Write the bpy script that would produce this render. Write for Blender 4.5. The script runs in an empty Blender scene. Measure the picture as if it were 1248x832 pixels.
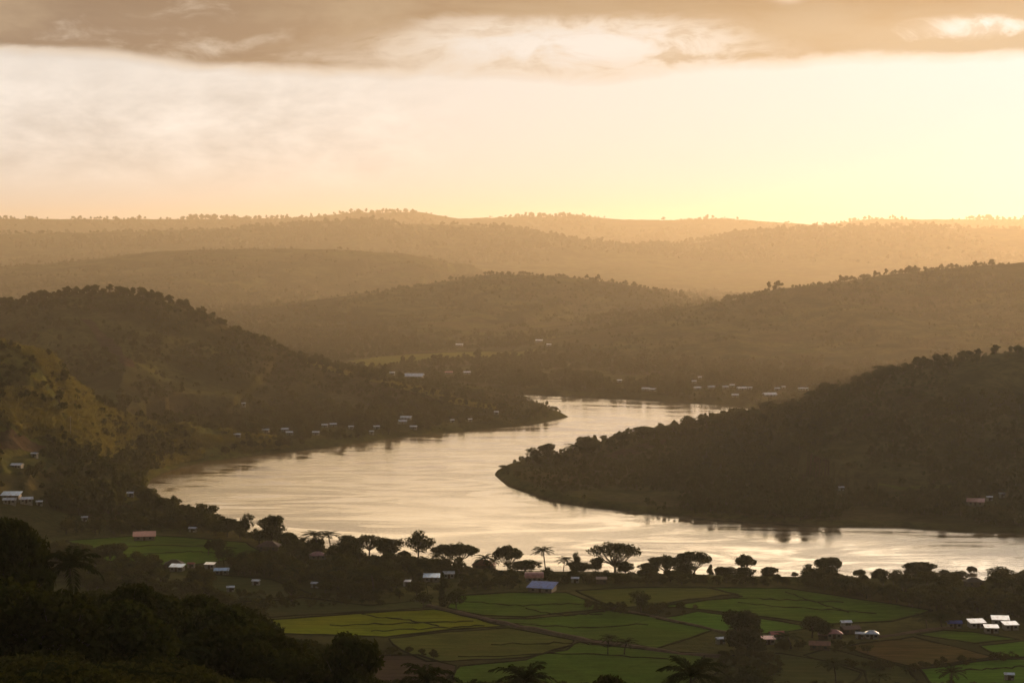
import bpy, math, random
import numpy as np
from mathutils import Vector, Euler
random.seed(7); rng = np.random.default_rng(11)
C = bpy.context.scene
col = C.collection
# ------------------------------------------------------------------ camera, sky, sun, exposure
H, F, CX, CY, HY = 135.0, 2400.0, 624.0, 416.0, 290.0
pitch = math.atan((CY - HY) / F)
cam = bpy.data.objects.new('camera', bpy.data.cameras.new('camera')); col.objects.link(cam)
cam.location = (0, 0, H); cam.rotation_euler = (math.pi/2 - pitch, 0, 0)
cam.data.sensor_width = 36; cam.data.lens = F/1248*36
cam.data.clip_start = 0.5; cam.data.clip_end = 60000
C.camera = cam
SUN_AZ, SUN_EL = math.radians(32), math.radians(8.5)      # azimuth clockwise from +Y
sd = bpy.data.lights.new('sun', 'SUN'); sun = bpy.data.objects.new('sun', sd); col.objects.link(sun)
sd.energy = 4.8; sd.angle = math.radians(1.5); sd.color = (1.0, 0.62, 0.33)
dv = Vector((math.sin(SUN_AZ)*math.cos(SUN_EL), math.cos(SUN_AZ)*math.cos(SUN_EL), math.sin(SUN_EL)))
sun.rotation_euler = dv.to_track_quat('Z', 'Y').to_euler()
C.view_settings.view_transform = 'Standard'; C.view_settings.look = 'None'
C.view_settings.exposure = 0.0; C.view_settings.gamma = 1.0
C.render.engine = 'CYCLES'
cy = C.cycles
cy.use_denoising = True
cy.max_bounces = 5; cy.diffuse_bounces = 2; cy.glossy_bounces = 2; cy.transmission_bounces = 3
cy.volume_bounces = 0; cy.transparent_max_bounces = 6

class NT:
    """small helper for building node trees"""
    def __init__(s, tree): s.t = tree; s.t.nodes.clear()
    def n(s, typ, **kw):
        x = s.t.nodes.new(typ)
        for k, v in kw.items():
            if k == 'inp':
                for a, b in v.items():
                    if isinstance(b, bpy.types.NodeSocket): s.t.links.new(b, x.inputs[a])
                    else: x.inputs[a].default_value = b
            else: setattr(x, k, v)
        return x
    def m(s, op, a, b=0.0, c=0.0, clamp=False):
        x = s.n('ShaderNodeMath', operation=op); x.use_clamp = clamp
        for i, v in enumerate((a, b, c)):
            if isinstance(v, bpy.types.NodeSocket): s.t.links.new(v, x.inputs[i])
            else: x.inputs[i].default_value = v
        return x.outputs[0]
    def sm(s, v, lo, hi, a=0.0, b=1.0):
        x = s.n('ShaderNodeMapRange', interpolation_type='SMOOTHSTEP')
        s.t.links.new(v, x.inputs[0])
        for i, q in enumerate((lo, hi, a, b)): x.inputs[i+1].default_value = q
        return x.outputs[0]
    def noise(s, vec, scale, detail=4, rough=.5, dist=0.0):
        x = s.n('ShaderNodeTexNoise'); x.inputs['Scale'].default_value = scale
        x.inputs['Detail'].default_value = detail; x.inputs['Roughness'].default_value = rough
        x.inputs['Distortion'].default_value = dist
        if vec is not None: s.t.links.new(vec, x.inputs['Vector'])
        return x.outputs['Fac']
    def mix(s, f, a, b, mode='MIX'):
        x = s.n('ShaderNodeMix', data_type='RGBA', blend_type=mode)
        for i, v in ((0, f), (6, a), (7, b)):
            if isinstance(v, bpy.types.NodeSocket): s.t.links.new(v, x.inputs[i])
            else: x.inputs[i].default_value = (v if i == 0 else (*v, 1))
        return x.outputs[2]
    def ramp(s, f, stops):
        x = s.n('ShaderNodeValToRGB'); s.t.links.new(f, x.inputs[0])
        e = x.color_ramp.elements
        while len(e) < len(stops): e.new(0.5)
        for q, (p, c) in zip(e, stops): q.position = p; q.color = (*c, 1)
        return x.outputs[0]
    def xyz(s, x, y, z=0.0):
        q = s.n('ShaderNodeCombineXYZ')
        for i, v in enumerate((x, y, z)):
            if isinstance(v, bpy.types.NodeSocket): s.t.links.new(v, q.inputs[i])
            else: q.inputs[i].default_value = v
        return q.outputs[0]

# world: clear Nishita sky behind a milky evening veil and a broken cloud deck, all laid out by direction
w = bpy.data.worlds.new('World'); C.world = w; w.use_nodes = True
W = NT(w.node_tree)
sky = W.n('ShaderNodeTexSky', sky_type='NISHITA'); sky.sun_disc = False
sky.sun_elevation = SUN_EL; sky.sun_rotation = SUN_AZ; sky.dust_density = 3.0
tc = W.n('ShaderNodeTexCoord')
sep = W.n('ShaderNodeSeparateXYZ'); W.t.links.new(tc.outputs['Generated'], sep.inputs[0])
az = W.m('ARCTAN2', sep.outputs[0], sep.outputs[1]); el = W.m('ARCSINE', sep.outputs[2])
dot = W.n('ShaderNodeVectorMath', operation='DOT_PRODUCT'); W.t.links.new(tc.outputs['Generated'], dot.inputs[0])
dot.inputs[1].default_value = dv
ang = W.m('ARCCOSINE', W.m('MINIMUM', dot.outputs['Value'], 0.99999))          # angle to the sun
# veil colour: cream by the horizon, whiter above and towards the sun, cool overhead
glow = W.m('POWER', 2.718, W.m('MULTIPLY', W.m('MULTIPLY', ang, ang), -9.0))
vcol = W.ramp(W.m('MULTIPLY', W.m('MAXIMUM', el, 0.0), 1.0), [(0.0, (1.0, .88, .76)), (0.03, (1.0, .92, .84)), (0.11, (1.0, .93, .86)), (0.16, (1.0, .70, .36)), (0.30, (.95, .70, .42)), (0.55, (.72, .72, .75)), (1.0, (.40, .47, .60))])
vstr = W.m('ADD', W.m('MULTIPLY', glow, .40), W.m('ADD', 0.20, W.m('MULTIPLY', 0.70, W.sm(ang, 1.7, .8))))
# unseen sky band above the dark deck, brightened for the river's reflection
lift = W.m('MULTIPLY', W.sm(el, .118, .15), W.m('MULTIPLY', W.sm(el, .5, .28), W.sm(ang, 1.1, .3)))
vstr = W.m('ADD', vstr, W.m('MULTIPLY', lift, 4.1))
vcol = W.mix(W.m('MULTIPLY', glow, .85), vcol, (1.0, .96, .92))
# wispy billows low on the left
bn = W.noise(W.xyz(W.m('MULTIPLY', az, 26), W.m('MULTIPLY', el, 60)), 1.0, 8, .58, .15)
cm = W.m('MULTIPLY', W.sm(el, .015, .045), W.sm(el, .10, .06))
cm = W.m('MULTIPLY', cm, W.sm(az, .0, -.12))
bill = W.m('MULTIPLY', W.m('SUBTRACT', bn, .5), W.m('MULTIPLY', cm, 1.1))
vstr = W.m('MULTIPLY', vstr, W.m('ADD', 1.0, bill))
# cloud deck
n1 = W.noise(W.xyz(W.m('MULTIPLY', az, 7), W.m('MULTIPLY', el, 26), 3.3), 1.0, 7, .55, .35)
n2 = W.noise(W.xyz(W.m('MULTIPLY', az, 9), 7.1, 2.2), 1.0, 3, .5)
n3 = W.noise(W.xyz(W.m('MULTIPLY', az, 30), W.m('MULTIPLY', el, 75), 9.0), 1.0, 6, .6, .5)
def gauss(ca, ce, sa, se):
    a = W.m('DIVIDE', W.m('SUBTRACT', az, ca), sa); e = W.m('DIVIDE', W.m('SUBTRACT', el, ce), se)
    return W.m('POWER', 2.718, W.m('MULTIPLY', W.m('ADD', W.m('MULTIPLY', a, a), W.m('MULTIPLY', e, e)), -1.0))
edge = W.m('ADD', W.m('ADD', W.m('ADD', .083, W.sm(az, -.26, -.02, .004, -.004)), W.sm(az, .03, .1, 0.0, .007)), W.m('ADD', W.m('MULTIPLY', W.m('SUBTRACT', n2, .5), .018), W.m('MULTIPLY', W.m('SUBTRACT', n3, .5), .008)))
above = W.m('SUBTRACT', el, edge)
deck = W.sm(above, -.002, .007)
deck = W.m('MULTIPLY', deck, W.sm(el, .146, .122))
hole = W.m('ADD', W.m('MULTIPLY', gauss(.035, .095, .10, .016), .36), W.m('MULTIPLY', gauss(.228, .101, .03, .0065), .62))
hole = W.m('ADD', hole, W.m('MULTIPLY', gauss(.14, .125, .012, .008), .3))
hole = W.m('ADD', W.m('MULTIPLY', hole, W.sm(n3, .33, .62, .25, 1.45)), W.m('MULTIPLY', W.sm(el, .118, .15), .26))
dens = W.m('SUBTRACT', W.m('ADD', W.m('MULTIPLY', n1, .55), W.m('MULTIPLY', n3, .45)), hole)
dens = W.sm(dens, .02, .46)
cloud = W.m('MULTIPLY', deck, dens)
ccol = W.mix(W.sm(az, -.26, .22), (.40, .25, .155), (.80, .47, .20))
ccol = W.mix(W.m('MULTIPLY', W.sm(n1, .40, .66), .6), ccol, (.95, .70, .44))
ccol = W.mix(W.m('MULTIPLY', W.sm(el, .10, .125), .35), ccol, (.30, .18, .095))
vb = W.n('ShaderNodeBackground', inp={0: vcol, 1: vstr})
rim = W.m('MULTIPLY', W.m('MULTIPLY', cloud, W.m('SUBTRACT', 1.0, cloud)), 3.2, clamp=True)
ccol = W.mix(rim, ccol, (1.25, 1.0, .74))
cb = W.n('ShaderNodeBackground', inp={0: ccol, 1: W.m('ADD', .62, W.m('MULTIPLY', glow, .5))})
sb = W.n('ShaderNodeBackground', inp={0: sky.outputs[0], 1: .065})
m1 = W.n('ShaderNodeMixShader', inp={0: W.sm(el, .9, .12, .25, .92)})
W.t.links.new(sb.outputs[0], m1.inputs[1]); W.t.links.new(vb.outputs[0], m1.inputs[2])
m2 = W.n('ShaderNodeMixShader', inp={0: W.m('MULTIPLY', cloud, .93)})
W.t.links.new(m1.outputs[0], m2.inputs[1]); W.t.links.new(cb.outputs[0], m2.inputs[2])
wo = W.n('ShaderNodeOutputWorld'); W.t.links.new(m2.outputs[0], wo.inputs[0])
w.cycles.sampling_method = 'MANUAL'; w.cycles.sample_map_resolution = 1024

# ------------------------------------------------------------------ helpers
def tag(o, label=None, cat=None, group=None, kind=None):
    if label: o['label'] = label
    if cat: o['category'] = cat
    if group: o['group'] = group
    if kind: o['kind'] = kind
    return o
def ray(px, py):
    """direction per metre of ground distance along +Y"""
    cx, cz = (px-CX)/F, -(py-CY)/F
    y = math.cos(pitch) + cz*math.sin(pitch); z = -math.sin(pitch) + cz*math.cos(pitch)
    return cx/y, z/y
def at(px, py, Y): a, b = ray(px, py); return (a*Y, Y, H + b*Y)
def flat(px, py, z=0.0):
    a, b = ray(px, py); Y = (z-H)/b; return (a*Y, Y)
def proj(x, y, z):
    dz = np.asarray(z)-H
    d = y*math.cos(pitch) - dz*math.sin(pitch); u = y*math.sin(pitch) + dz*math.cos(pitch)
    return CX + F*x/d, CY - F*u/d
def _h(ix, iy, s):
    n = (ix.astype(np.int64)*374761393 + iy.astype(np.int64)*668265263 + s*974634777) & 0xffffffff
    n = ((n ^ (n >> 13))*1274126177) & 0xffffffff
    n = (n ^ (n >> 16)) & 0xffffff
    return n/float(0xffffff)
def vn(x, y, s=0):
    x = np.asarray(x, float); y = np.asarray(y, float)
    ix = np.floor(x); iy = np.floor(y); fx = x-ix; fy = y-iy
    ux = fx*fx*fx*(fx*(fx*6-15)+10); uy = fy*fy*fy*(fy*(fy*6-15)+10)
    a = _h(ix, iy, s); b = _h(ix+1, iy, s); c = _h(ix, iy+1, s); d = _h(ix+1, iy+1, s)
    return (a*(1-ux)+b*ux)*(1-uy) + (c*(1-ux)+d*ux)*uy
def fbm(x, y, sc, o=4, s=0, g=.5):
    t = 0; amp = 1; n = 0
    for i in range(o):
        f = 2.03**i/sc
        t = t + amp*vn(x*f+17.3*i, y*f-9.1*i, s+i); n += amp; amp *= g
    return t/n
def ridged(x, y, sc, o=4, s=0):
    t = 0; amp = 1; n = 0
    for i in range(o):
        f = 2.07**i/sc
        t = t + amp*(1-np.abs(2*vn(x*f+5.3*i, y*f+3.1*i, s+i)-1)); n += amp; amp *= .5
    return t/n

# ------------------------------------------------------------------ terrain
river_px = [(176,598),(186,612),(215,627),(300,650),(400,671),(500,687),(600,697),(800,702),(1000,706),(1248,711),(1500,716),(1900,722),
 (1900,655),(1500,656),(1248,650),(1170,648),(1100,643),(1000,641),(900,635),(800,627),(720,618),(660,607),(620,593),(603,579),(606,573),
 (630,566),(680,556),(740,546),(850,533),(950,521),(1100,512),(1400,508),(1900,506),(1900,496),(1400,498),(1100,499),(960,499),(930,498),(850,491),
 (760,486),(660,481),(580,478),(530,476),(470,475),(400,474),(400,477),(470,480),(530,483),(580,485),(640,491),(668,498),(693,508),(650,517),(600,522),
 (540,527),(470,535),(400,545),(330,552),(250,562),(210,571),(184,583)]
R = np.array([flat(*p) for p in river_px])
def river_sd(x, y):
    """signed distance to the river outline, negative in the water"""
    x = np.asarray(x, float); y = np.asarray(y, float)
    best = np.full(x.shape, 1e12); ins = np.zeros(x.shape, bool)
    n = len(R)
    for i in range(n):
        ax, ay = R[i]; bx, by = R[(i+1) % n]
        ex, ey = bx-ax, by-ay
        t = np.clip(((x-ax)*ex+(y-ay)*ey)/(ex*ex+ey*ey), 0, 1)
        best = np.minimum(best, (x-ax-t*ex)**2+(y-ay-t*ey)**2)
        if ay != by: ins ^= ((ay > y) != (by > y)) & (x < ex*(y-ay)/ey+ax)
    d = np.sqrt(best)
    return np.where(ins, -d, d)
# ridge lines: (px, py of the bare crest, distance, half width)
RIDGES = [
 [(-250,372,1600,380),(0,373,1600,380),(60,363,1600,380),(110,359,1600,380),(180,361,1600,370),(225,377,1600,360),(280,402,1600,350),(350,434,1600,320),(420,458,1590,260),(500,478,1560,190),(560,495,1530,140),(620,504,1490,85),(668,509,1440,40)],
 [(-250,372,980,170),(0,417,1050,160),(50,430,1075,150),(100,454,1110,135),(150,477,1145,118),(200,499,1180,100),(260,519,1215,80),(310,532,1240,60)],
 [(-250,492,960,130),(0,506,1000,95),(60,517,1020,85),(110,534,1035,65),(150,555,1050,45)],
 [(1700,380,1240,320),(1500,395,1230,310),(1248,430,1220,290),(1150,445,1220,280),(1060,465,1220,270),(990,490,1230,250),(930,508,1240,220),(850,526,1230,170),(760,541,1200,125),(700,555,1170,85),(640,572,1140,40)],
 [(1700,290,2650,850),(1500,300,2600,820),(1248,323,2550,780),(1180,327,2530,760),(1100,336,2500,720),(1020,347,2450,660),(950,354,2420,630),(900,368,2400,610),(830,388,2350,550),(760,402,2300,480),(700,418,2250,380),(640,432,2200,280),(600,442,2150,200),(560,454,2050,120)],
 [(200,400,2900,450),(270,388,2900,500),(330,379,2950,600),(400,366,3000,650),(480,357,3000,680),(540,346,3050,700),(600,337,3050,720),(680,339,3050,700),(740,346,3050,660),(800,359,3000,600),(860,372,3000,500),(930,386,3000,400)],
 [(-400,326,4300,900),(0,326,4300,900),(60,323,4300,900),(120,316,4300,900),(200,307,4300,900),(300,304,4300,900),(400,305,4300,900),(480,309,4300,850),(520,321,4250,800),(560,335,4250,700),(610,352,4200,600)],
 [(660,352,3800,600),(700,344,3800,600),(760,347,3800,650),(800,356,3800,650),(860,364,3800,600),(900,374,3800,500)],
 [(-500,288,6300,1500),(0,288,6300,1500),(200,284,6300,1500),(330,279,6300,1500),(450,275,6300,1500),(560,276,6300,1500),(640,284,6200,1500),(720,296,6200,1400),(820,303,6200,1300),(900,292,6300,1400),(980,281,6400,1500),(1060,279,6400,1500),(1248,281,6400,1500),(1700,280,6400,1500)],
 [(-600,272,8500,1900),(0,270,8500,1900),(200,271,8500,1900),(370,269,8500,1900),(430,263,8500,1900),(510,262,8500,1900),(560,270,8500,1900),(700,267,8500,1900),(760,271,8500,1900),(820,272,8500,1900),(880,270,8500,1900),(930,273,8500,1900),(1000,278,8500,1900),(1060,271,8500,1900),(1248,271,8500,1900),(1700,270,8500,1900)],
]
RW = [np.array([(*at(px, py, Y), wd) for px, py, Y, wd in r]) for r in RIDGES]
GUL = [.34, .40, .2, .28, .34, .36, .30, .2, .24, .16]
def near_hill(x, y):
    r = np.hypot(x, y); u = np.where(y > 1, x/np.maximum(y, 1), np.sign(x)*3)
    t = np.clip((u+.235)/.20, 0, 1); t = t*t*(3-2*t)
    n = (fbm(x, y, 55, 3, 90)-.5)
    left = np.interp(r, [0, 60, 150, 200, 260, 330, 420, 520, 600], [131, 112, 96, 88, 83, 69, 47, 18, 0])
    right = np.interp(r, [0, 60, 200, 300, 400, 480, 530, 560], [131, 104, 80, 59, 38, 19, 5, 0])
    low = 131*np.maximum(0, 1-r/505)**1.5
    q = np.clip((u-.10)/.08, 0, 1); right = right*(1-q)+low*q
    return np.where(r < 640, left*(1-t)+right*t + n*5*np.clip(r/120, 0, 1)*np.clip((560-r)/160, 0, 1), 0)
def terrain(x, y, full=False):
    x = np.asarray(x, float); y = np.asarray(y, float)
    sd = river_sd(x, y)
    pn = fbm(x, y, 260, 4, 50)
    plain = 2 + np.clip((y-900)/400, 0, 1)*(pn*5) + np.clip((y-5000)/6000, 0, 1)*18
    parts = []
    for k, (r, g) in enumerate(zip(RW, GUL)):
        sc = r[:, 3].max()
        wx = x + (fbm(x, y, sc*.45, 3, 10+k)-.5)*sc*.45
        wy = y + (fbm(x, y, sc*.45, 3, 30+k)-.5)*sc*.38
        best = np.full(x.shape, 1e12); bh = np.zeros(x.shape); bw = np.ones(x.shape)
        for X, Y_ in ((x, y), (wx, wy)):
            bb = np.full(x.shape, 1e12); h1 = np.zeros(x.shape); w1 = np.ones(x.shape)
            for i in range(len(r)-1):
                ax, ay, az_, aw = r[i]; bx, by, bz, bw_ = r[i+1]
                ex, ey = bx-ax, by-ay
                t = np.clip(((X-ax)*ex+(Y_-ay)*ey)/(ex*ex+ey*ey), 0, 1)
                d2 = (X-ax-t*ex)**2+(Y_-ay-t*ey)**2
                c = d2 < bb
                bb = np.where(c, d2, bb); h1 = np.where(c, az_+t*(bz-az_), h1); w1 = np.where(c, aw+t*(bw_-aw), w1)
            if X is x: u0 = np.sqrt(bb)/w1; h0 = h1; w0 = w1
            else: u1 = np.sqrt(bb)/w1
        f = np.clip(u0*3.5, 0, 1)
        u = u0*(1-f)+u1*f
        u = np.sqrt(u*u+.012)-.1095
        p = np.maximum(0, 1-u)**1.12
        gl = .35*ridged(wx, wy, sc*.26, 5, 60+k)**1.3 + .6*ridged(x+(wx-x)*.5, wy*.28, max(sc*.2, 55), 4, 160+k)**1.4
        p = p*(1-g*1.7*(1-gl)*np.clip(u0*2.4, 0, 1))
        if k in (1, 2): p = p*(1-.5*(1-ridged(x+(wx-x)*.4, y*.3, 58, 4, 77)**1.4)*np.clip(u0*2.2, 0, 1))
        fine = (fbm(x, y, 22, 3, 71)-.5)*2.2*np.clip(p*3, 0, 1)*(1.5 if sc < 400 else (1 if sc < 900 else 2.2))
        parts.append(np.maximum(0, h0-2)*p + fine)
    nh = near_hill(x, y); parts.append(nh)
    P = np.stack(parts)
    k = 5.0
    mx = P.max(0)
    ss = mx + k*np.log(np.exp((P-mx)/k).sum(0)-(len(P)-1)*np.exp((0-mx)/k))
    # keep empty ground flat: fade the soft maximum in with height
    z = plain + np.where(mx > 6, ss, ss*np.clip(mx/6, 0, 1))
    bank = (.25 + np.maximum(sd, 0)*(.32+.5*np.clip((y-700)/300, 0, 1)*vn(x/30, y/30, 5)))
    bank = bank + np.maximum(sd-22, 0)*1.1
    z = np.minimum(z, bank)
    z = np.where(sd < 0, -np.minimum(3, -sd*.3+.05), z)
    if full: return z, sd, P
    return z
def tz(x, y): return float(terrain(np.array([x]), np.array([y]))[0])
_T = np.geomspace(120, 11000, 2600)
def hit(px, py):
    a, b = ray(px, py); X = a*_T; Z = H+b*_T
    g = np.maximum(terrain(X, _T), 0); i = np.argmax(Z < g)
    if Z[i] >= g[i]: i = len(_T)-1
    Y0, Y1 = _T[max(i-1, 0)], _T[i]
    yy = np.linspace(Y0, Y1, 12); g = np.maximum(terrain(a*yy, yy), 0); j = int(np.argmax(H+b*yy < g+1e-4))
    Y = yy[j]; return a*Y, Y, float(g[j])

# fan of rings round the viewpoint: dense where the valley is seen, sparse behind
A = np.concatenate([np.linspace(-180, -40, 29)[:-1], np.linspace(-40, -17, 70)[:-1], np.linspace(-17, 17, 640)[:-1], np.linspace(17, 40, 70)[:-1], np.linspace(40, 180, 29)[:-1]])
A = np.radians(A); NA = len(A)
RR = np.concatenate([[1.5], np.geomspace(4, 150, 40)[:-1], np.geomspace(150, 4000, 900)[:-1], np.geomspace(4000, 10500, 170)[:-1], np.geomspace(10500, 14000, 6)])
NR = len(RR)
gx = (np.sin(A)[None, :]*RR[:, None]).ravel(); gy = (np.cos(A)[None, :]*RR[:, None]).ravel()
gz, gsd, gP = terrain(gx, gy, True)
gz = np.where(np.hypot(gx, gy) < 12, np.minimum(gz, 132.5), gz)
V = np.column_stack([gx, gy, gz])
V = np.vstack([V, [0, 0, float(gz[:NA].mean())]])
i = np.arange(NR-1)[:, None]*NA; j = np.arange(NA)[None, :]; jn = (j+1) % NA
Q = np.stack([i+j, i+jn, i+NA+jn, i+NA+j], -1).reshape(-1, 4)[:, ::-1]
reg = gP.argmax(0); top = gP.max(0)
reg = np.where(top < 6, 99, reg)
reg = np.where(reg == 9, 8, reg)
qr = reg[Q[:, 0]]
# attributes: wood cover (0 grass, 1 scrub), lightness of grass
wood = fbm(gx, gy, 70, 5, 200)*.6 + fbm(gx, gy, 320, 3, 220)*.4
def link(name, me, m, parent=None):
    o = bpy.data.objects.new(name, me); col.objects.link(o)
    if m is not None: me.materials.append(m)
    if parent is not None: o.parent = parent
    return o
def np_mesh(name, v, f, smooth=False, attrs=None):
    """v (n,3), f (m,k) with every face of k corners"""
    me = bpy.data.meshes.new(name); v = np.asarray(v, np.float32); f = np.asarray(f, np.int32)
    me.vertices.add(len(v)); me.vertices.foreach_set('co', v.ravel())
    k = f.shape[1]
    me.loops.add(f.size); me.loops.foreach_set('vertex_index', f.ravel())
    me.polygons.add(len(f)); me.polygons.foreach_set('loop_start', np.arange(len(f), dtype=np.int32)*k)
    if smooth: me.polygons.foreach_set('use_smooth', np.ones(len(f), bool))
    for n, a in (attrs or {}).items():
        at_ = me.attributes.new(n, 'FLOAT', 'POINT'); at_.data.foreach_set('value', np.asarray(a, np.float32))
    me.update(calc_edges=True); me.validate()
    return me

# ------------------------------------------------------------------ materials
def mat(name): m = bpy.data.materials.new(name); m.use_nodes = True; return m, NT(m.node_tree)
def out(N, s): o = N.n('ShaderNodeOutputMaterial'); N.t.links.new(s, o.inputs[0])
def simple(name, colr, rough=.8, metal=0.0, var=.25, sc=1.5, spec=.3):
    m, N = mat(name); tcx = N.n('ShaderNodeTexCoord')
    n = N.noise(tcx.outputs['Object'], sc, 5, .6)
    c = N.mix(N.m('MULTIPLY', N.sm(n, .3, .7), 1.0), tuple(q*(1-var) for q in colr), tuple(min(1, q*(1+var)) for q in colr))
    b = N.n('ShaderNodeBsdfPrincipled', inp={'Base Color': c, 'Roughness': rough, 'Metallic': metal, 'Specular IOR Level': spec})
    out(N, b.outputs[0]); return m
def ground_mat():
    m, N = mat('scrub_ground'); g = N.n('ShaderNodeNewGeometry')
    wd = N.n('ShaderNodeAttribute', attribute_name='wood').outputs['Fac']
    gr = N.n('ShaderNodeAttribute', attribute_name='grass').outputs['Fac']
    n = N.noise(g.outputs['Position'], .035, 8, .62); n2 = N.noise(g.outputs['Position'], .006, 5, .6); n3 = N.noise(g.outputs['Position'], .25, 5, .6)
    c = N.mix(N.sm(n, .35, .65), (.055, .052, .018), (.11, .095, .032))
    c = N.mix(N.m('MULTIPLY', N.sm(n2, .45, .62), .5), c, (.10, .062, .032))
    c = N.mix(gr, c, N.mix(N.sm(n, .35, .65), (.085, .095, .02), (.145, .13, .03)))
    c = N.mix(N.m('MULTIPLY', N.sm(n3, .4, .7), .55), c, (.035, .034, .012))
    c = N.mix(N.m('MULTIPLY', N.sm(wd, .5, .6), .6), c, (.026, .026, .010))
    bp = N.n('ShaderNodeBump', inp={'Height': n3, 'Strength': .8, 'Distance': 1.5})
    b = N.n('ShaderNodeBsdfDiffuse', inp={0: c, 'Normal': bp.outputs[0]})
    out(N, b.outputs[0]); return m
M_ground = ground_mat()
def field_mat(name, a, b_, rows=0.0, ang_=0.0):
    m, N = mat(name); g = N.n('ShaderNodeNewGeometry')
    n = N.noise(g.outputs['Position'], .05, 7, .62); n2 = N.noise(g.outputs['Position'], .6, 4, .6)
    mp = N.n('ShaderNodeMapping', inp={'Vector': g.outputs['Position'], 'Rotation': (0, 0, ang_), 'Scale': (.05, .9, 1)})
    n4 = N.noise(mp.outputs[0], 1.0, 4, .6)
    c = N.mix(N.sm(n, .33, .67), a, b_)
    n5 = N.noise(g.outputs['Position'], .018, 5, .6, .6); c = N.mix(N.m('MULTIPLY', N.sm(n5, .42, .62), .38), c, (a[0]*.95+.012, a[1]*.62, a[2]*.9+.006))
    c = N.mix(N.m('MULTIPLY', N.sm(N.noise(g.outputs['Position'], .12, 6, .7, .4), .5, .66), .45), c, tuple(q*.55 for q in a))
    c = N.mix(N.m('MULTIPLY', N.sm(n4, .40, .6), .5+rows), c, tuple(q*.5 for q in a))
    c = N.mix(N.m('MULTIPLY', N.sm(n2, .5, .75), .3), c, tuple(q*.45 for q in a))
    bp = N.n('ShaderNodeBump', inp={'Height': n2, 'Strength': .6, 'Distance': .5})
    b = N.n('ShaderNodeBsdfDiffuse', inp={0: c, 'Normal': bp.outputs[0]})
    t = N.n('ShaderNodeBsdfTranslucent', inp={0: c})
    out(N, b.outputs[0]); return m
FM = {'lime': field_mat('rice_lime', (.19, .22, .012), (.24, .25, .014)), 'green': field_mat('rice_green', (.075, .135, .014), (.11, .17, .020)),
 'bright': field_mat('rice_bright', (.08, .17, .018), (.11, .2, .022)), 'olive': field_mat('grass_olive', (.10, .115, .022), (.13, .13, .026)),
 'dull': field_mat('grass_dull', (.065, .075, .022), (.09, .088, .026)), 'soil': field_mat('tilled_soil', (.085, .058, .034), (.11, .07, .038), .2),
 'stubble': field_mat('stubble', (.105, .08, .026), (.13, .088, .028), .3, .5), 'far': field_mat('valley_grass', (.15, .16, .035), (.2, .18, .04))}
M_bank = field_mat('weedy_bank', (.026, .028, .010), (.045, .04, .015))
M_path = field_mat('dirt_path', (.13, .10, .06), (.16, .12, .07))
def leaf_mat(name, a, b_, trans=.25):
    m, N = mat(name); oi = N.n('ShaderNodeObjectInfo'); g = N.n('ShaderNodeNewGeometry'); tcx = N.n('ShaderNodeTexCoord')
    v = N.n('ShaderNodeAttribute', attribute_name='tint').outputs['Fac']
    c = N.mix(v, a, b_)
    c = N.mix(N.m('MULTIPLY', oi.outputs['Random'], .45), c, tuple((p+q)*.28 for p, q in zip(a, (b_[0]*1.4, b_[1]*.9, b_[2]))))
    d = N.n('ShaderNodeBsdfDiffuse', inp={0: c}); t = N.n('ShaderNodeBsdfTranslucent', inp={0: N.mix(.5, c, (.10, .09, .01))})
    mx = N.n('ShaderNodeMixShader', inp={0: trans}); N.t.links.new(d.outputs[0], mx.inputs[1]); N.t.links.new(t.outputs[0], mx.inputs[2])
    out(N, mx.outputs[0]); return m
M_leaf = leaf_mat('broad_leaves', (.014, .022, .006), (.055, .064, .015), .3)
M_palm = leaf_mat('palm_leaves', (.025, .034, .010), (.05, .056, .016), .2)
M_far = leaf_mat('scrub_leaves', (.022, .026, .008), (.092, .092, .022), .3)
M_grass = leaf_mat('dry_grass', (.15, .14, .035), (.27, .23, .065), .5)
M_bark = simple('bark', (.07, .052, .036), .9, var=.35, sc=3)
M_pale = simple('pale_wood', (.32, .28, .22), .85)
def water_mat():
    m, N = mat('river_water'); g = N.n('ShaderNodeNewGeometry'); P = g.outputs['Position']
    w1 = N.n('ShaderNodeMapping', inp={'Vector': P, 'Rotation': (0, 0, .35), 'Scale': (.010, .028, 1)})
    big = N.noise(w1.outputs[0], 1.0, 6, .6, 2.2)
    big2 = N.noise(P, .006, 3, .5, .8)
    w2 = N.n('ShaderNodeMapping', inp={'Vector': P, 'Scale': (.35, 1.0, 1)})
    rip = N.noise(w2.outputs[0], .5, 6, .62)
    calm = N.m('MULTIPLY', N.sm(big, .40, .62), N.sm(big2, .3, .6, .5, 1.0))
    bp = N.n('ShaderNodeBump', inp={'Height': rip, 'Distance': 1.0, 'Strength': N.m('ADD', .03, N.m('MULTIPLY', calm, .32))})
    b = N.n('ShaderNodeBsdfPrincipled', inp={'Base Color': (.18, .12, .06, 1), 'IOR': 1.33, 'Roughness': N.m('ADD', .07, N.m('MULTIPLY', calm, .12)), 'Normal': bp.outputs[0], 'Specular IOR Level': .5})
    out(N, b.outputs[0]); return m
M_water = water_mat()

# ground object and hill objects cut from the one height field
grass = np.zeros(len(gx))
L2 = RW[1]
pxs, pys = proj(gx, gy, gz)
hn = fbm(gx, gy, 45, 4, 300)
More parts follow.
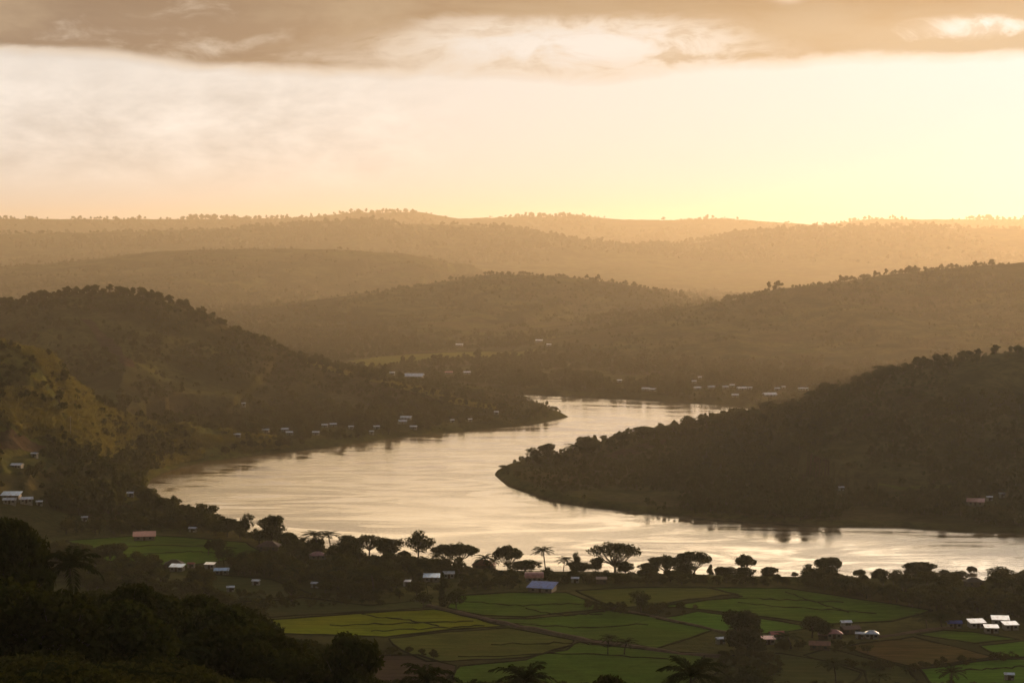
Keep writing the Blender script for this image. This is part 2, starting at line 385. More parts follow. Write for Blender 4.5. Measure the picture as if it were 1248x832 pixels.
# open grass: the near left spur, the foot of the big hill, right hill's crest, river banks
grass = np.maximum(grass, np.where((reg == 1) | (reg == 2), np.clip((hn-.40)*6, 0, 1), 0))
grass = np.maximum(grass, np.where(reg == 0, np.clip((hn-.58)*6, 0, 1)*.5, 0))
grass = np.maximum(grass, np.where(reg == 3, np.clip((hn-.52)*6, 0, 1)*.45*np.clip((950-pxs)/250, 0, 1), 0))
grass = np.maximum(grass, np.clip(1-(gsd-2)/9, 0, 1)*np.clip(gsd/2, 0, 1)*.7)
grass = np.maximum(grass, np.where((reg == 99) & (gy < 900), .35, 0))
grass = np.maximum(grass, np.where((reg > 3) & (reg < 9), np.clip((hn-.55)*6, 0, 1)*.5, 0))
labels = {99: ('ground', 'low flat valley floor beside the winding river'), 0: ('hill', 'dark rounded hill with a wooded crest left of the river'),
 1: ('hill', 'grassy spur with lit crest in front of the dark left hill'), 2: ('hill', 'low terraced rise at the left edge'),
 3: ('hill', 'dark scrubby hill reaching into the river from the right'), 4: ('hill', 'hazy brown hill slope beyond the river on the right'),
 5: ('hill', 'hazy middle hill behind the green valley floor'), 6: ('hill', 'pale long hill behind, on the left'), 7: ('hill', 'small pale hill behind the middle hill'),
 8: ('hill', 'golden tree-fringed ridge along the horizon'), 10: ('foreground_hillside', 'shadowed slope falling away below the viewpoint')}
for k, (nm, lb) in labels.items():
    f = Q[qr == k]
    if k == 10:
        cfan = np.array([[NR*NA, jj, (jj+1) % NA] for jj in range(NA)])
        f = np.vstack([f, np.column_stack([cfan, cfan[:, 2:3]])]) if False else f
    if not len(f): continue
    u, inv = np.unique(f, return_inverse=True)
    me = np_mesh(nm, V[u], inv.reshape(-1, 4), True, {'wood': wood[u], 'grass': grass[u]})
    tag(link(nm, me, M_ground), lb, kind='structure')
xs = np.array([-1200, 1600.]); 
bm_v = [(-900, 560, 0), (1500, 560, 0), (1500, 2100, 0), (-900, 2100, 0)]
tag(link('river', np_mesh('river', bm_v, [(0, 1, 2, 3)]), M_water), 'broad calm river reflecting the evening sky', kind='structure')

# fields
def jitter_poly(pts, step=9, amp=1.3, seed=1):
    r = random.Random(seed); o = []
    for a, b in zip(pts, pts[1:]+pts[:1]):
        L = math.dist(a, b); n = max(1, int(L/step))
        for q in range(n):
            t = q/n; s = math.sin(math.pi*t)**.5
            o.append((a[0]+(b[0]-a[0])*t+r.uniform(-amp, amp)*s, a[1]+(b[1]-a[1])*t+r.uniform(-amp, amp)*s))
    return o
def inside(x, y, poly):
    ins = np.zeros(np.shape(x), bool)
    for (ax, ay), (bx, by) in zip(poly, poly[1:]+poly[:1]):
        if ay != by: ins ^= ((ay > y) != (by > y)) & (x < (bx-ax)*(y-ay)/(by-ay)+ax)
    return ins
def bund(path, wid=.9, hgt=.55, name='field_bank', m=None, label=None, closed=True, seed=0):
    r = random.Random(seed); v = []; f = []; n = len(path)
    for k, p in enumerate(path):
        q = path[(k+1) % n] if (closed or k < n-1) else p; o = path[k-1] if (closed or k > 0) else p
        d = Vector((q[0]-o[0], q[1]-o[1])); d = d.normalized() if d.length else Vector((1, 0)); s = Vector((-d.y, d.x))
        ww = wid*r.uniform(.6, 1.4); hh = hgt*r.uniform(.5, 1.5); z = p[2]
        for a, b in ((-1, -.2), (-.45, hh), (.45, hh*.95), (1, -.2)): v.append((p[0]+s.x*ww*a, p[1]+s.y*ww*a, z+b))
    for k in range(n if closed else n-1):
        a = k*4; b = ((k+1) % n)*4
        for q in range(3): f.append((a+q, b+q, b+q+1, a+q+1))
    return tag(link(name, np_mesh(name, v, f), m or M_bank), label, kind='structure')
FIELDS = [  # outline in the picture (on the valley floor), crop, label
 ([(331,755),(430,748),(529,742),(616,763),(540,768),(470,776),(345,772)], 'lime', 'yellow-green paddy in the middle of the floor'),
 ([(474,778),(542,770),(620,765),(700,780),(690,792),(640,801),(520,806),(490,792)], 'olive', 'olive paddy below the yellow-green paddy'),
 ([(290,737),(370,728),(450,738),(522,730),(528,740),(430,746),(331,752),(290,748)], 'dull', 'dull grass strip above the yellow-green paddy'),
 ([(545,740),(556,726),(620,722),(690,722),(742,741),(640,752),(590,750)], 'green', 'green paddy in front of the blue roof'),
 ([(596,753),(645,754),(742,744),(800,752),(868,768),(800,790),(706,777)], 'green', 'green paddy right of the dirt track'),
 ([(702,720),(780,716),(860,716),(900,724),(840,730),(790,738),(748,741)], 'olive', 'brownish meadow below the wide rain tree'),
 ([(865,716),(960,717),(1060,732),(1136,744),(1088,757),(1000,761),(935,752),(850,742),(800,739),(905,727)], 'green', 'long green paddy at the right'),
 ([(800,754),(850,745),(930,754),(995,764),(940,772),(905,772),(872,768)], 'bright', 'bright green paddy before the bamboo thicket'),
 ([(706,782),(800,793),(860,797),(840,845),(520,850),(560,812),(640,804)], 'green', 'dark green paddy at the bottom edge'),
 ([(1030,788),(1072,781),(1113,776),(1165,788),(1213,801),(1160,808),(1113,812),(1070,802)], 'stubble', 'brown stubble field between the villages'),
 ([(1118,773),(1150,768),(1186,770),(1242,779),(1188,784)], 'green', 'small green plot beside the white roofs'),
 ([(1194,787),(1245,781),(1320,778),(1320,801),(1222,800)], 'bright', 'green plot at the right edge'),
 ([(1120,815),(1165,810),(1218,803),(1320,804),(1320,845),(1150,850)], 'bright', 'bright green plot in the bottom right corner'),
 ([(434,800),(510,798),(556,811),(548,850),(430,850)], 'soil', 'bare brown plot behind the nearest palms'),
 ([(880,800),(950,796),(1010,806),(1050,820),(1020,850),(860,850)], 'dull', 'dull grass plot below the red roofs'),
 ([(1010,790),(1062,803),(1108,815),(1130,850),(1060,850),(1054,818),(980,798)], 'dull', 'weedy plot before the stubble field'),
 ([(80,659),(180,652),(240,656),(300,661),(318,672),(280,682),(225,690),(130,684)], 'green', 'green field between the foreground wood and the river'),
 ([(255,700),(330,706),(380,724),(290,734),(250,722)], 'dull', 'grass patch behind the foreground wood'),
]
fields_px = []
for k, (pts, kind, lb) in enumerate(FIELDS):
    w_ = jitter_poly([flat(px, py, 2.0) for px, py in pts], 7, .9, k)
    fields_px.append(pts)
    v = [(x, y, 2.0+.05) for x, y in w_]
    me = bpy.data.meshes.new('field'); 
    if sum(a[0]*b[1]-b[0]*a[1] for a, b in zip(v, v[1:]+v[:1])) < 0: v = v[::-1]
    me.from_pydata(v, [], [list(range(len(v)))]); me.update()
    tag(link('field', me, FM[kind]), lb, kind='structure')
    bund(v, .5, .3, label='weedy bank round the '+lb.split(' in ')[0].split(' b')[0], seed=k)
def path_strip(pts, wid, label, name='path'):
    w_ = [flat(px, py, 2.0) for px, py in pts]; o = []
    for a, b in zip(w_, w_[1:]):
        n = max(1, int(math.dist(a, b)/6))
        for q in range(n): t = q/n; o.append((a[0]+(b[0]-a[0])*t+random.uniform(-.5, .5), a[1]+(b[1]-a[1])*t+random.uniform(-.5, .5), 2.0))
    o.append((*w_[-1], 2.0)); return bund(o, wid, .62, name, M_path, label, False)
path_strip([(522,738),(560,746),(600,756),(650,767),(705,778),(760,787),(830,796),(880,800)], 1.6, 'pale dirt track crossing the paddies')
path_strip([(1050,778),(1090,774),(1120,769),(1160,765)], 1.1, 'pale footpath between the two villages')
path_strip([(745,741),(800,752),(870,768),(905,776)], .9, 'thin dirt dike right of the lone tree')
for a in ([(560,733),(640,738),(720,735)], [(590,757),(700,765),(800,760)], [(600,785),(700,783),(760,790)], [(400,762),(480,760),(590,757)], [(450,769),(520,766),(600,762)], [(440,749),(500,756),(540,764)],
          [(900,735),(990,742),(1080,748)], [(880,728),(960,731),(1040,735)], [(960,722),(1000,735),(1040,748)], [(640,742),(690,750),(740,748)], [(560,800),(700,796),(830,805)],
          [(110,668),(200,664),(300,668)], [(150,676),(230,672),(290,676)], [(1140,820),(1200,815),(1260,812)]):
    w_ = [flat(px, py, 2.0) for px, py in a]; o = []
    for p, q in zip(w_, w_[1:]):
        for t in np.linspace(0, 1, 10)[:-1]: o.append((p[0]+(q[0]-p[0])*t+random.uniform(-.8, .8), p[1]+(q[1]-p[1])*t+random.uniform(-1.6, 1.6), 2.05))
    bund(o, .35, .25, label='low grassy dike between paddies', closed=False, seed=len(o))
# hillside and far fields follow the slope
def slope_field(pts, kind, lb, step):
    h = [hit(*p) for p in pts]; poly = [(a[0], a[1]) for a in h]; poly = jitter_poly(poly, step*4, step*1.2, 3)
    P_ = np.array(poly); x = np.arange(P_[:, 0].min(), P_[:, 0].max(), step); y = np.arange(P_[:, 1].min(), P_[:, 1].max(), step)
    X, Y = np.meshgrid(x, y); idx = np.arange(X.size).reshape(X.shape)
    q = np.stack([idx[:-1, :-1], idx[:-1, 1:], idx[1:, 1:], idx[1:, :-1]], -1).reshape(-1, 4)
    c = inside(X[:-1, :-1].ravel()+step/2, Y[:-1, :-1].ravel()+step/2, poly); q = q[c]
    Z = terrain(X.ravel(), Y.ravel())+.35
    u, inv = np.unique(q, return_inverse=True)
    if not len(u): return
    tag(link('field', np_mesh('field', np.column_stack([X.ravel(), Y.ravel(), Z])[u], inv.reshape(-1, 4), True), FM[kind]), lb, kind='structure')
slope_field([(0,495),(40,497),(80,507),(118,520),(100,527),(40,528),(0,522)], 'olive', 'bright green terrace on the left slope', 1.0)
slope_field([(0,528),(30,532),(60,545),(40,552),(0,548)], 'soil', 'brown terrace on the left slope', 1.0)
slope_field([(0,556),(34,556),(70,560),(60,572),(0,580)], 'dull', 'grass plot beside the two white roofs', 1.0)
slope_field([(425,440),(500,432),(580,429),(662,424),(640,433),(560,438),(480,444),(440,448)], 'far', 'pale green fields at the foot of the middle hill', 5)
slope_field([(0,618),(60,622),(110,632),(70,640),(0,640)], 'dull', 'dark grass plot below the blue-roofed house', 1.0)

# ------------------------------------------------------------------ plants
def tube(path, rad, seg=6):
    v = []; f = []
    for k, (p, r) in enumerate(zip(path, rad)):
        p = Vector(p); d = (Vector(path[min(k+1, len(path)-1)])-Vector(path[max(k-1, 0)])).normalized()
        a = d.cross(Vector((.3, 1, .1))).normalized(); b = d.cross(a)
        for s in range(seg):
            t = s/seg*2*math.pi; v.append(tuple(p+a*math.cos(t)*r+b*math.sin(t)*r))
    for k in range(len(path)-1):
        for s in range(seg):
            f.append((k*seg+s, k*seg+(s+1) % seg, (k+1)*seg+(s+1) % seg, (k+1)*seg+s))
    return v, f
class Acc:
    def __init__(s): s.v = []; s.f = []
    def add(s, v, f): o = len(s.v); s.v += [tuple(q) for q in v]; s.f += [tuple(i+o for i in g) for g in f]
    def mesh(s, name, m=None, smooth=False):
        me = bpy.data.meshes.new(name); me.from_pydata(s.v, [], s.f); me.update()
        if smooth: me.polygons.foreach_set('use_smooth', np.ones(len(me.polygons), bool))
        if m: me.materials.append(m)
        return me
def cards(P, N, size, r, tint, name, m, aspect=1.6):
    """one bent leaf-spray quad per point, roughly facing N"""
    n = len(P); N = N+r.normal(0, .75, (n, 3)); N /= np.linalg.norm(N, axis=1)[:, None]+1e-9
    T = np.cross(N, r.normal(0, 1, (n, 3))); T /= np.linalg.norm(T, axis=1)[:, None]+1e-9
    B = np.cross(N, T); s = (size*r.uniform(.6, 1.35, n))[:, None]
    v = np.stack([P-T*s*aspect*.5, P-B*s*.42+N*s*.1, P+T*s*aspect*.5-N*s*.2, P+B*s*.42+N*s*.1], 1).reshape(-1, 3)
    f = np.arange(n*4).reshape(-1, 4)
    me = np_mesh(name, v, f, False, {'tint': np.repeat(tint, 4)}); me.materials.append(m); return me
def lobes_points(lobes, n, r, holes=.0, hs=1.2, shell=.62):
    vol = np.array([l[3]*l[4]*l[5] for l in lobes])**.67; pk = r.choice(len(lobes), n, p=vol/vol.sum())
    L = np.array(lobes)[pk]; d = r.normal(0, 1, (n, 3)); d /= np.linalg.norm(d, axis=1)[:, None]
    rad = shell+(1.08-shell)*r.random(n)**.6
    bump = 1+.28*(vn(d[:, 0]*2.7+pk*7, d[:, 1]*2.7+d[:, 2]*3.1, 3)-.5)*2
    P = L[:, :3]+d*L[:, 3:6]*(rad*bump)[:, None]
    tint = np.clip(_h(pk, pk*3, 4)*.6+r.random(n)*.5, 0, 1)
    if holes > 0:
        k = vn(P[:, 0]/hs+9, P[:, 1]/hs+P[:, 2]/hs*1.3, 8) > holes
        P, d, tint = P[k], d[k], tint[k]
    return P, d, tint
def limbs(lobes, trunk_h, r0, rr, twist=.4, seg=6, fork=None, nmax=99):
    a = Acc(); top = (rr.uniform(-.3, .3)*twist, rr.uniform(-.3, .3)*twist, trunk_h)
    a.add(*tube([(0, 0, -.6), (0, 0, .15), (top[0]*.4, top[1]*.4, trunk_h*.5), top], [r0*1.5, r0*1.15, r0*.9, r0*.75], 8))
    for l in lobes[:nmax]:
        e = Vector(l[:3]); s = Vector(top); mid = s.lerp(e, .5)+Vector((rr.uniform(-.3, .3), rr.uniform(-.3, .3), -.12*(e-s).length+.1))
        a.add(*tube([s-Vector((0, 0, .3)), s.lerp(mid, .5)+Vector((0, 0, .1)), mid, e, e+Vector((0, 0, l[5]*.5))], [r0*.55, r0*.42, r0*.33, r0*.17, r0*.06], 5))
        for _ in range(2):
            e2 = e+Vector((rr.uniform(-.8, .8)*l[3], rr.uniform(-.8, .8)*l[4], rr.uniform(.1, .7)*l[5]))
            a.add(*tube([mid, mid.lerp(e2, .5)+Vector((0, 0, -.1)), e2], [r0*.25, r0*.15, r0*.04], 4))
    return a
PROTO = {}
def broad(key, seed, n, size, hgt=10., spread=3.4, nl=9, holes=.0, m=None, trunk=.30, flatness=.8):
    r = np.random.default_rng(seed); rr = random.Random(seed); L = []
    for k in range(nl):
        t = k/nl*6.28*1.62+rr.random(); q = spread*(.25+.6*rr.random()); z = hgt*(.45+.38*rr.random())
        q *= 1.1-abs(z/hgt-.6); s = spread*rr.uniform(.32, .55)
        L.append((math.cos(t)*q, math.sin(t)*q, z, s*1.1, s*1.1, s*flatness))
    L.append((0, 0, hgt*.84, spread*.5, spread*.45, hgt*.14)); L.append((0, 0, hgt*.55, spread*.55, spread*.55, hgt*.2))
    P, N, t = lobes_points(L, n, r, holes)
    PROTO[key] = (limbs(L, hgt*trunk, hgt*.028, rr).mesh('trunk', M_bark, True), cards(P, N, size, r, t, 'crown', m or M_leaf), hgt, spread*2.1)
def rain(key, seed, n, size, hgt=10., spread=7.5, nl=14, holes=.0, thick=.11):
    r = np.random.default_rng(seed); rr = random.Random(seed); L = []
    for k in range(nl):
        t = k*2.4+rr.random()*.5; q = spread*math.sqrt((k+.5)/nl)*.84
        z = hgt*(.86-.22*(q/spread)**2)+rr.uniform(-.35, .35); s = spread*rr.uniform(.20, .30)
        L.append((math.cos(t)*q, math.sin(t)*q, z, s*1.2, s*1.2, hgt*thick*rr.uniform(.8, 1.3)))
    P, N, t = lobes_points(L, n, r, holes, 1.6)
    PROTO[key] = (limbs(L, hgt*.34, hgt*.042, rr, 1.0).mesh('trunk', M_bark, True), cards(P, N, size, r, t, 'crown', M_leaf), hgt, spread*2.05)
def palm(key, seed, hgt=9., fl=3.4, nf=20, nleaf=26, lean=.7, m=None, up=0.0, wid=.85):
    rr = random.Random(seed); a = Acc()
    tr = [(lean*(q**1.8), .15*math.sin(q*3), q*hgt) for q in np.linspace(-.05, 1, 9).clip(0, 1)]
    tr[0] = (0, 0, -.5)
    PT = tube(tr, [.24, .2]+[.15]*6+[.13], 7); ta = Acc(); ta.add(*PT); top = Vector(tr[-1])
    for k in range(nf):
        az_ = k*2.399+rr.uniform(-.2, .2); e0 = (1.25-1.5*(k/nf)+up)+rr.uniform(-.1, .1); L = fl*rr.uniform(.85, 1.1)*(.8 if k < 3 else 1)
        d = Vector((math.cos(az_), math.sin(az_), 0)); p = top.copy(); pts = [p.copy()]; e = e0; n = 10
        for q in range(n): p = p+(d*math.cos(e)+Vector((0, 0, math.sin(e))))*(L/n); pts.append(p.copy()); e -= .125*(1.25 if e0 > .2 else .75)
        a.add(*tube(pts, list(np.linspace(.055, .012, n+1)), 4)); s = Vector((-d.y, d.x, 0))
        for q in range(nleaf):
            t = .08+.92*q/nleaf; f = t*n; i0 = min(int(f), n-1); b = pts[i0].lerp(pts[i0+1], f-i0); dr = (pts[i0+1]-pts[i0]).normalized()
            ll = wid*math.sin(math.pi*min(1, t*.86+.12))**.6*rr.uniform(.8, 1.1)*fl/3.4; w_ = .075*fl/3.4
            for sg in (-1, 1):
                tip = b+s*sg*ll*.62+dr*ll*.62+Vector((0, 0, -ll*rr.uniform(.1, .4))); md = b.lerp(tip, .5)+Vector((0, 0, ll*.10))
                a.add([b-dr*w_, md-dr*w_*1.1, tip, md+dr*w_*1.1], [(0, 1, 2, 3)])
    me = a.mesh('crown', m or M_palm); at_ = me.attributes.new('tint', 'FLOAT', 'POINT')
    at_.data.foreach_set('value', np.repeat(rng.random(len(me.vertices)//4+1), 4)[:len(me.vertices)].astype(np.float32))
    PROTO[key] = (ta.mesh('trunk', M_bark, True), me, hgt+fl*.75, fl*1.75)
for q in range(4): broad(f'broad{q}', 20+q, 5200, .42, 10, 3.6+.4*(q % 2), 9+q, .18)
for q in range(4): broad(f'near{q}', 40+q, 9000, .46, 10, 5.0, 13+q, .25, flatness=.62)
for q in range(2): broad(f'open{q}', 60+q, 2600, .45, 10, 4.3, 12, .42, trunk=.42, flatness=.6)
for q in range(2): broad(f'tall{q}', 64+q, 3200, .42, 11, 2.7, 7, .2, trunk=.5)
rain('rain0', 70, 4600, .42, 10, 8.0, 24, .50, .08)
rain('rain1', 71, 8000, .45, 10, 7.5, 16, .10, .12)
rain('rain2', 72, 6000, .45, 10, 7.0, 12, .2, .11)
palm('palm0', 80, 10, 3.6, 22); palm('palm1', 81, 8.5, 3.8, 20, lean=-.9); palm('palm2', 82, 4.5, 3.4, 18, up=.15)
palm('bigpalm', 84, 9, 4.6, 18, 30, .4, up=.2, wid=1.15); palm('bigpalm2', 85, 8, 4.8, 17, 30, -.5, up=.32, wid=1.15)
palm('banana', 83, 2.2, 2.8, 11, 14, .2, up=.35, wid=1.1)
# dense dome (bamboo thicket) and narrow column tree
def special():
    r = np.random.default_rng(5); rr = random.Random(5)
    L = [(math.cos(k*2.4)*2.6*math.sqrt(k/14), math.sin(k*2.4)*2.6*math.sqrt(k/14), 1.5+(k % 5)*1.75, 1.9, 1.9, 1.9) for k in range(20)]
    P, N, t = lobes_points(L, 12000, r); N[:, 2] += .6
    a = Acc()
    for k in range(24):
        an = rr.random()*6.28; q = rr.uniform(.2, 1.6); e = q*2.0
        a.add(*tube([(math.cos(an)*q, math.sin(an)*q, -.4), (math.cos(an)*q*1.2, math.sin(an)*q*1.2, 4), (math.cos(an)*e, math.sin(an)*e, 8.5)], [.09, .08, .03], 5))
    PROTO['dome'] = (a.mesh('trunk', M_bark, True), cards(P, N, .42, r, t, 'crown', M_leaf, 2.2), 10.6, 8.6)
    L = [(rr.uniform(-.15, .15), rr.uniform(-.15, .15), 1.2+k*.85, .85-.055*k, .85-.055*k, .95) for k in range(12)]
    P, N, t = lobes_points(L, 4200, r, .05); N[:, 2] += .8
    a = Acc(); a.add(*tube([(0, 0, -.4), (0, 0, 5), (0, 0, 10.5)], [.2, .14, .03], 6))
    for k in range(30):
        z = 1+k*.3; an = k*2.4; a.add(*tube([(0, 0, z), (math.cos(an)*.5, math.sin(an)*.5, z+.6)], [.05, .01], 3))
    PROTO['column'] = (a.mesh('trunk', M_bark, True), cards(P, N, .34, r, t, 'crown', M_leaf, 1.9), 11.6, 1.8)
special()

groups_used = {}
KINDNAME = {'broad': 'broadleaf_tree', 'near': 'broadleaf_tree', 'open': 'broadleaf_tree', 'tall': 'broadleaf_tree', 'rain': 'umbrella_tree', 'palm': 'palm_tree', 'bigp': 'palm_tree', 'bana': 'banana_plant', 'dome': 'bamboo_clump', 'colu': 'column_tree'}
tree_spots = []
def plant(key, x, y, z, hgt, wid=None, label='', group=None, rot=None):
    tm, cm_, h0, w0 = PROTO[key]; nm = next(v for k, v in KINDNAME.items() if key.startswith(k))
    e = bpy.data.objects.new(nm, None); col.objects.link(e); e.empty_display_size = 1
    e.location = (x, y, z); s = hgt/h0; sw = (wid/w0) if wid else s
    e.scale = (sw, sw, s); e.rotation_euler = (0, 0, random.uniform(0, 6.28) if rot is None else rot)
    cat = 'palm tree' if nm == 'palm_tree' else ('bamboo' if nm == 'bamboo_clump' else ('banana plant' if nm == 'banana_plant' else 'tree'))
    tag(e, label, cat, group)
    for n_, me in (('trunk', tm), ('crown', cm_)):
        o = bpy.data.objects.new(n_, me); col.objects.link(o); o.parent = e
    tree_spots.append((x, y, hgt)); return e
def plant_px(key, px, ytop, wpx, Y, label, group=None, base=None, rot=None):
    if key[:4] == 'palm': wpx *= 1.4
    """tree whose crown top shows at (px, ytop), standing Y metres away (or where pixel row 'base' meets the floor)"""
    if base is not None:
        x, Y, z = hit(px, base)
    else:
        x = at(px, ytop, Y)[0]; z = tz(x, Y)
    ht = max(2.0, at(px, ytop, Y)[2]-z)
    return plant(key, x, Y, z-.1, ht, wpx*Y/F if wpx else None, label, group, rot)
BANK = 'trees along the near river bank'
bank = [
 ('broad0',243,630,16,905,'small round tree on the bank at the river\'s left bend'),
 ('tall0',256,633,9,890,'thin spindly tree at the river\'s left bend'),
 ('broad1',277,631,30,872,'bushy double-headed tree left of the slender round-headed tree'),
 ('open0',300,624,19,868,'slender round-headed tree with bare stem against the water'),
 ('broad2',331,627,29,850,'round dark tree with lobed crown, left of the long house roof'),
 ('broad3',316,648,26,852,'low dense tree below the round lobed tree'),
 ('broad0',350,648,30,835,'low spreading tree right of the round lobed tree'),
 ('palm2',368,651,16,835,'small spiky palm beside the low spreading tree'),
 ('palm1',387,643,26,825,'shaggy palm with ragged crown above the pink roof'),
 ('palm0',403,644,24,828,'second shaggy palm right of the ragged one above the pink roof'),
 ('broad1',425,652,36,822,'dense tree between the shaggy palms and the leaning umbrella tree'),
 ('rain0',450,650,42,815,'leaning umbrella tree with sky showing through its crown'),
 ('broad2',468,655,40,812,'big dense tree at the right shoulder of the leaning umbrella tree'),
 ('broad3',493,670,17,806,'small round bush-like tree left of the open-branched tree'),
 ('open1',510,645,38,806,'open-branched tree with tufted crown standing high over the water'),
 ('rain1',540,663,30,800,'flat-topped tree forming the left half of a wide crown'),
 ('rain1',561,662,46,800,'wide flat dense crown left of the small palm pair'),
 ('palm2',588,671,22,798,'small palm beside the wide flat crown'),
 ('palm2',599,676,15,796,'tiny palm above the orange-brown roof'),
 ('rain1',619,665,36,798,'umbrella tree with pointed crown left of the tall coconut palm'),
 ('palm0',665,662,22,792,'tall coconut palm above the pink domed roof'),
 ('palm1',687,674,18,792,'leaning palm right of the tall coconut palm'),
 ('open0',703,671,11,792,'tiny round-headed sapling on a thin stem'),
 ('broad0',703,684,34,788,'low dark bush mound left of the great rain tree'),
 ('broad2',640,683,40,790,'bushy tree between the umbrella tree and the tall palm'),
 ('broad1',729,678,18,786,'narrow bush under the left side of the great rain tree'),
 ('rain0',750,659,66,792,'great rain tree with wide dome crown and forked limbs'),
 ('broad3',762,683,22,786,'round bush under the right side of the great rain tree'),
 ('broad0',790,685,28,786,'low bush between the great rain tree and the flat crowns'),
 ('rain1',812,677,44,788,'flat-crowned tree, left one of the joined flat crowns'),
 ('rain2',846,671,46,790,'tall flat-crowned tree, right one of the joined flat crowns'),
 ('broad2',836,686,30,786,'dark bush under the joined flat crowns'),
 ('tall1',866,687,9,788,'slim sapling right of the joined flat crowns'),
 ('broad1',882,690,34,786,'low dome bush left of the small umbrella tree'),
 ('rain2',908,675,28,790,'small umbrella tree alone against the water'),
 ('broad3',909,690,24,786,'bush at the foot of the small umbrella tree'),
 ('broad0',937,690,22,786,'knobbly bush right of the small umbrella tree'),
 ('broad1',955,703,14,786,'lowest small bush before the right group of trees'),
 ('tall0',968,696,12,786,'narrow bush at the left end of the right group'),
 ('open0',986,686,20,784,'loose-crowned tree left of the big shaggy tree'),
 ('rain2',1011,678,36,784,'big shaggy-topped tree of the right group'),
 ('broad2',1010,690,32,780,'dark tree below the big shaggy-topped tree'),
 ('rain2',1048,693,17,782,'little flat-topped tree with light under its crown'),
 ('broad3',1073,692,26,780,'rounded tree right of the little flat-topped tree'),
 ('broad0',1125,684,42,782,'largest rounded tree near the thatched roof, peaked crown'),
 ('tall1',1107,691,8,784,'thin sprig tree on the left of the peaked rounded tree'),
 ('broad1',1151,694,22,780,'rounded bush left of the thatched roof'),
 ('broad2',1168,695,22,780,'second rounded bush left of the thatched roof'),
 ('rain2',1184,689,13,790,'tiny two-lobed umbrella tree above the thatched roof'),
 ('open1',1219,689,36,784,'pale loose-leaved tree right of the thatched roof'),
 ('broad3',1243,697,26,780,'leafy tree at the right edge by the river'),
]
for k, px, yt, wp, Y, lb in bank: plant_px(k, px, yt, wp, Y, lb, BANK)
MID = 'trees standing among the fields'
mids = [
 ('column',539,696,9,739,'narrow black column tree in front of the pale blue roof'),
 ('open0',781,718,28,748,'lone ragged tree in the middle of the paddies'),
 ('palm1',741,769,19,797,'left one of two short palms standing in the paddies'),
 ('palm2',761,774,22,797,'right one of two short palms standing in the paddies'),
 ('dome',908,742,48,792,'huge dense dark bamboo thicket left of the red roofs'),
 ('broad1',990,750,36,777,'dense tree behind the red-roofed village'),
 ('broad0',1006,757,24,779,'lower tree beside the dense tree in the red-roofed village'),
 ('palm2',964,766,28,790,'bushy palm between the red roofs and the dense tree'),
 ('palm0',1018,798,30,838,'palm with bright fronds below the red roofs'),
 ('palm2',1070,816,20,836,'small dark palm below the stubble field'),
 ('palm2',1160,808,28,840,'palm at the bottom edge below the stubble field'),
 ('palm2',1130,745,24,765,'left one of the palms before the riverside wood at right'),
 ('palm2',1148,746,24,765,'right one of the palms before the riverside wood at right'),
 ('broad2',266,655,17,676,'round tree standing in the left green field'),
 ('tall0',254,657,9,676,'thin tree beside the round one in the left green field'),
 ('tall1',267,668,13,686,'pale loose tree below the round one in the left green field'),
 ('palm1',455,690,30,728,'palm with yellowing fronds in the middle wood'),
 ('open1',516,720,24,742,'scrubby tree left of the column tree'),
 ('open0',556,716,26,745,'scrubby tree right of the column tree'),
 ('broad3',355,704,22,733,'rounded dark tree at the left edge of the paddies'),
]
for k, px, yt, wp, bs, lb in mids: plant_px(k, px, yt, wp, None, lb, MID, base=bs)
def near_px(key, px, ytop, wpx, h_, label, group):
    best = None
    for Y in np.arange(200, 560, 4.0):
        X, _, Z = at(px, ytop, Y); g = tz(X, Y); e = abs(Z-g-h_)+Y*.004
        if best is None or e < best[0]: best = (e, X, Y, g, Z)
    _, X, Y, g, Z = best; ht = min(max(Z-g, 3), 16)
    plant(key, X, Y, Z-ht, ht, max(wpx*Y/F, ht*(.62 if key[:4] == 'near' else .55)), label, group)
NEAR = 'palms and trees on the foreground slope'
for k, px, yt, wp, Y, lb in [
 ('bigpalm2',82,657,78,262,'large shaggy palm standing over the foreground wood at left'),
 ('near0',16,632,70,250,'tall black tree at the left edge of the foreground'),
 ('bigpalm',524,796,62,300,'palm at the bottom edge below the bare brown plot'),
 ('bigpalm2',636,797,76,285,'large palm at the bottom edge, below the middle paddies'),
 ('bigpalm',838,791,78,280,'large palm at the bottom edge left of the bamboo thicket'),
 ('palm2',573,812,36,310,'small palm between the two palms at the bottom edge'),
 ('near1',370,778,62,330,'dark tree at the right end of the foreground wood'),
 ('near2',422,768,30,420,'dense squarish tree in front of the bare brown plot'),
 ('near3',404,790,50,330,'dark tree below the squarish tree'),
 ('near0',745,822,44,300,'bush-like treetop just showing between two large palms'),
 ('near1',912,812,48,330,'dark treetop right of the bottom palm'),
 ]: near_px(k, px, yt, wp*(1.35 if k[:4] == 'near' else 1.15), 8 if k[:4] == 'near' else 11.5, lb, NEAR)

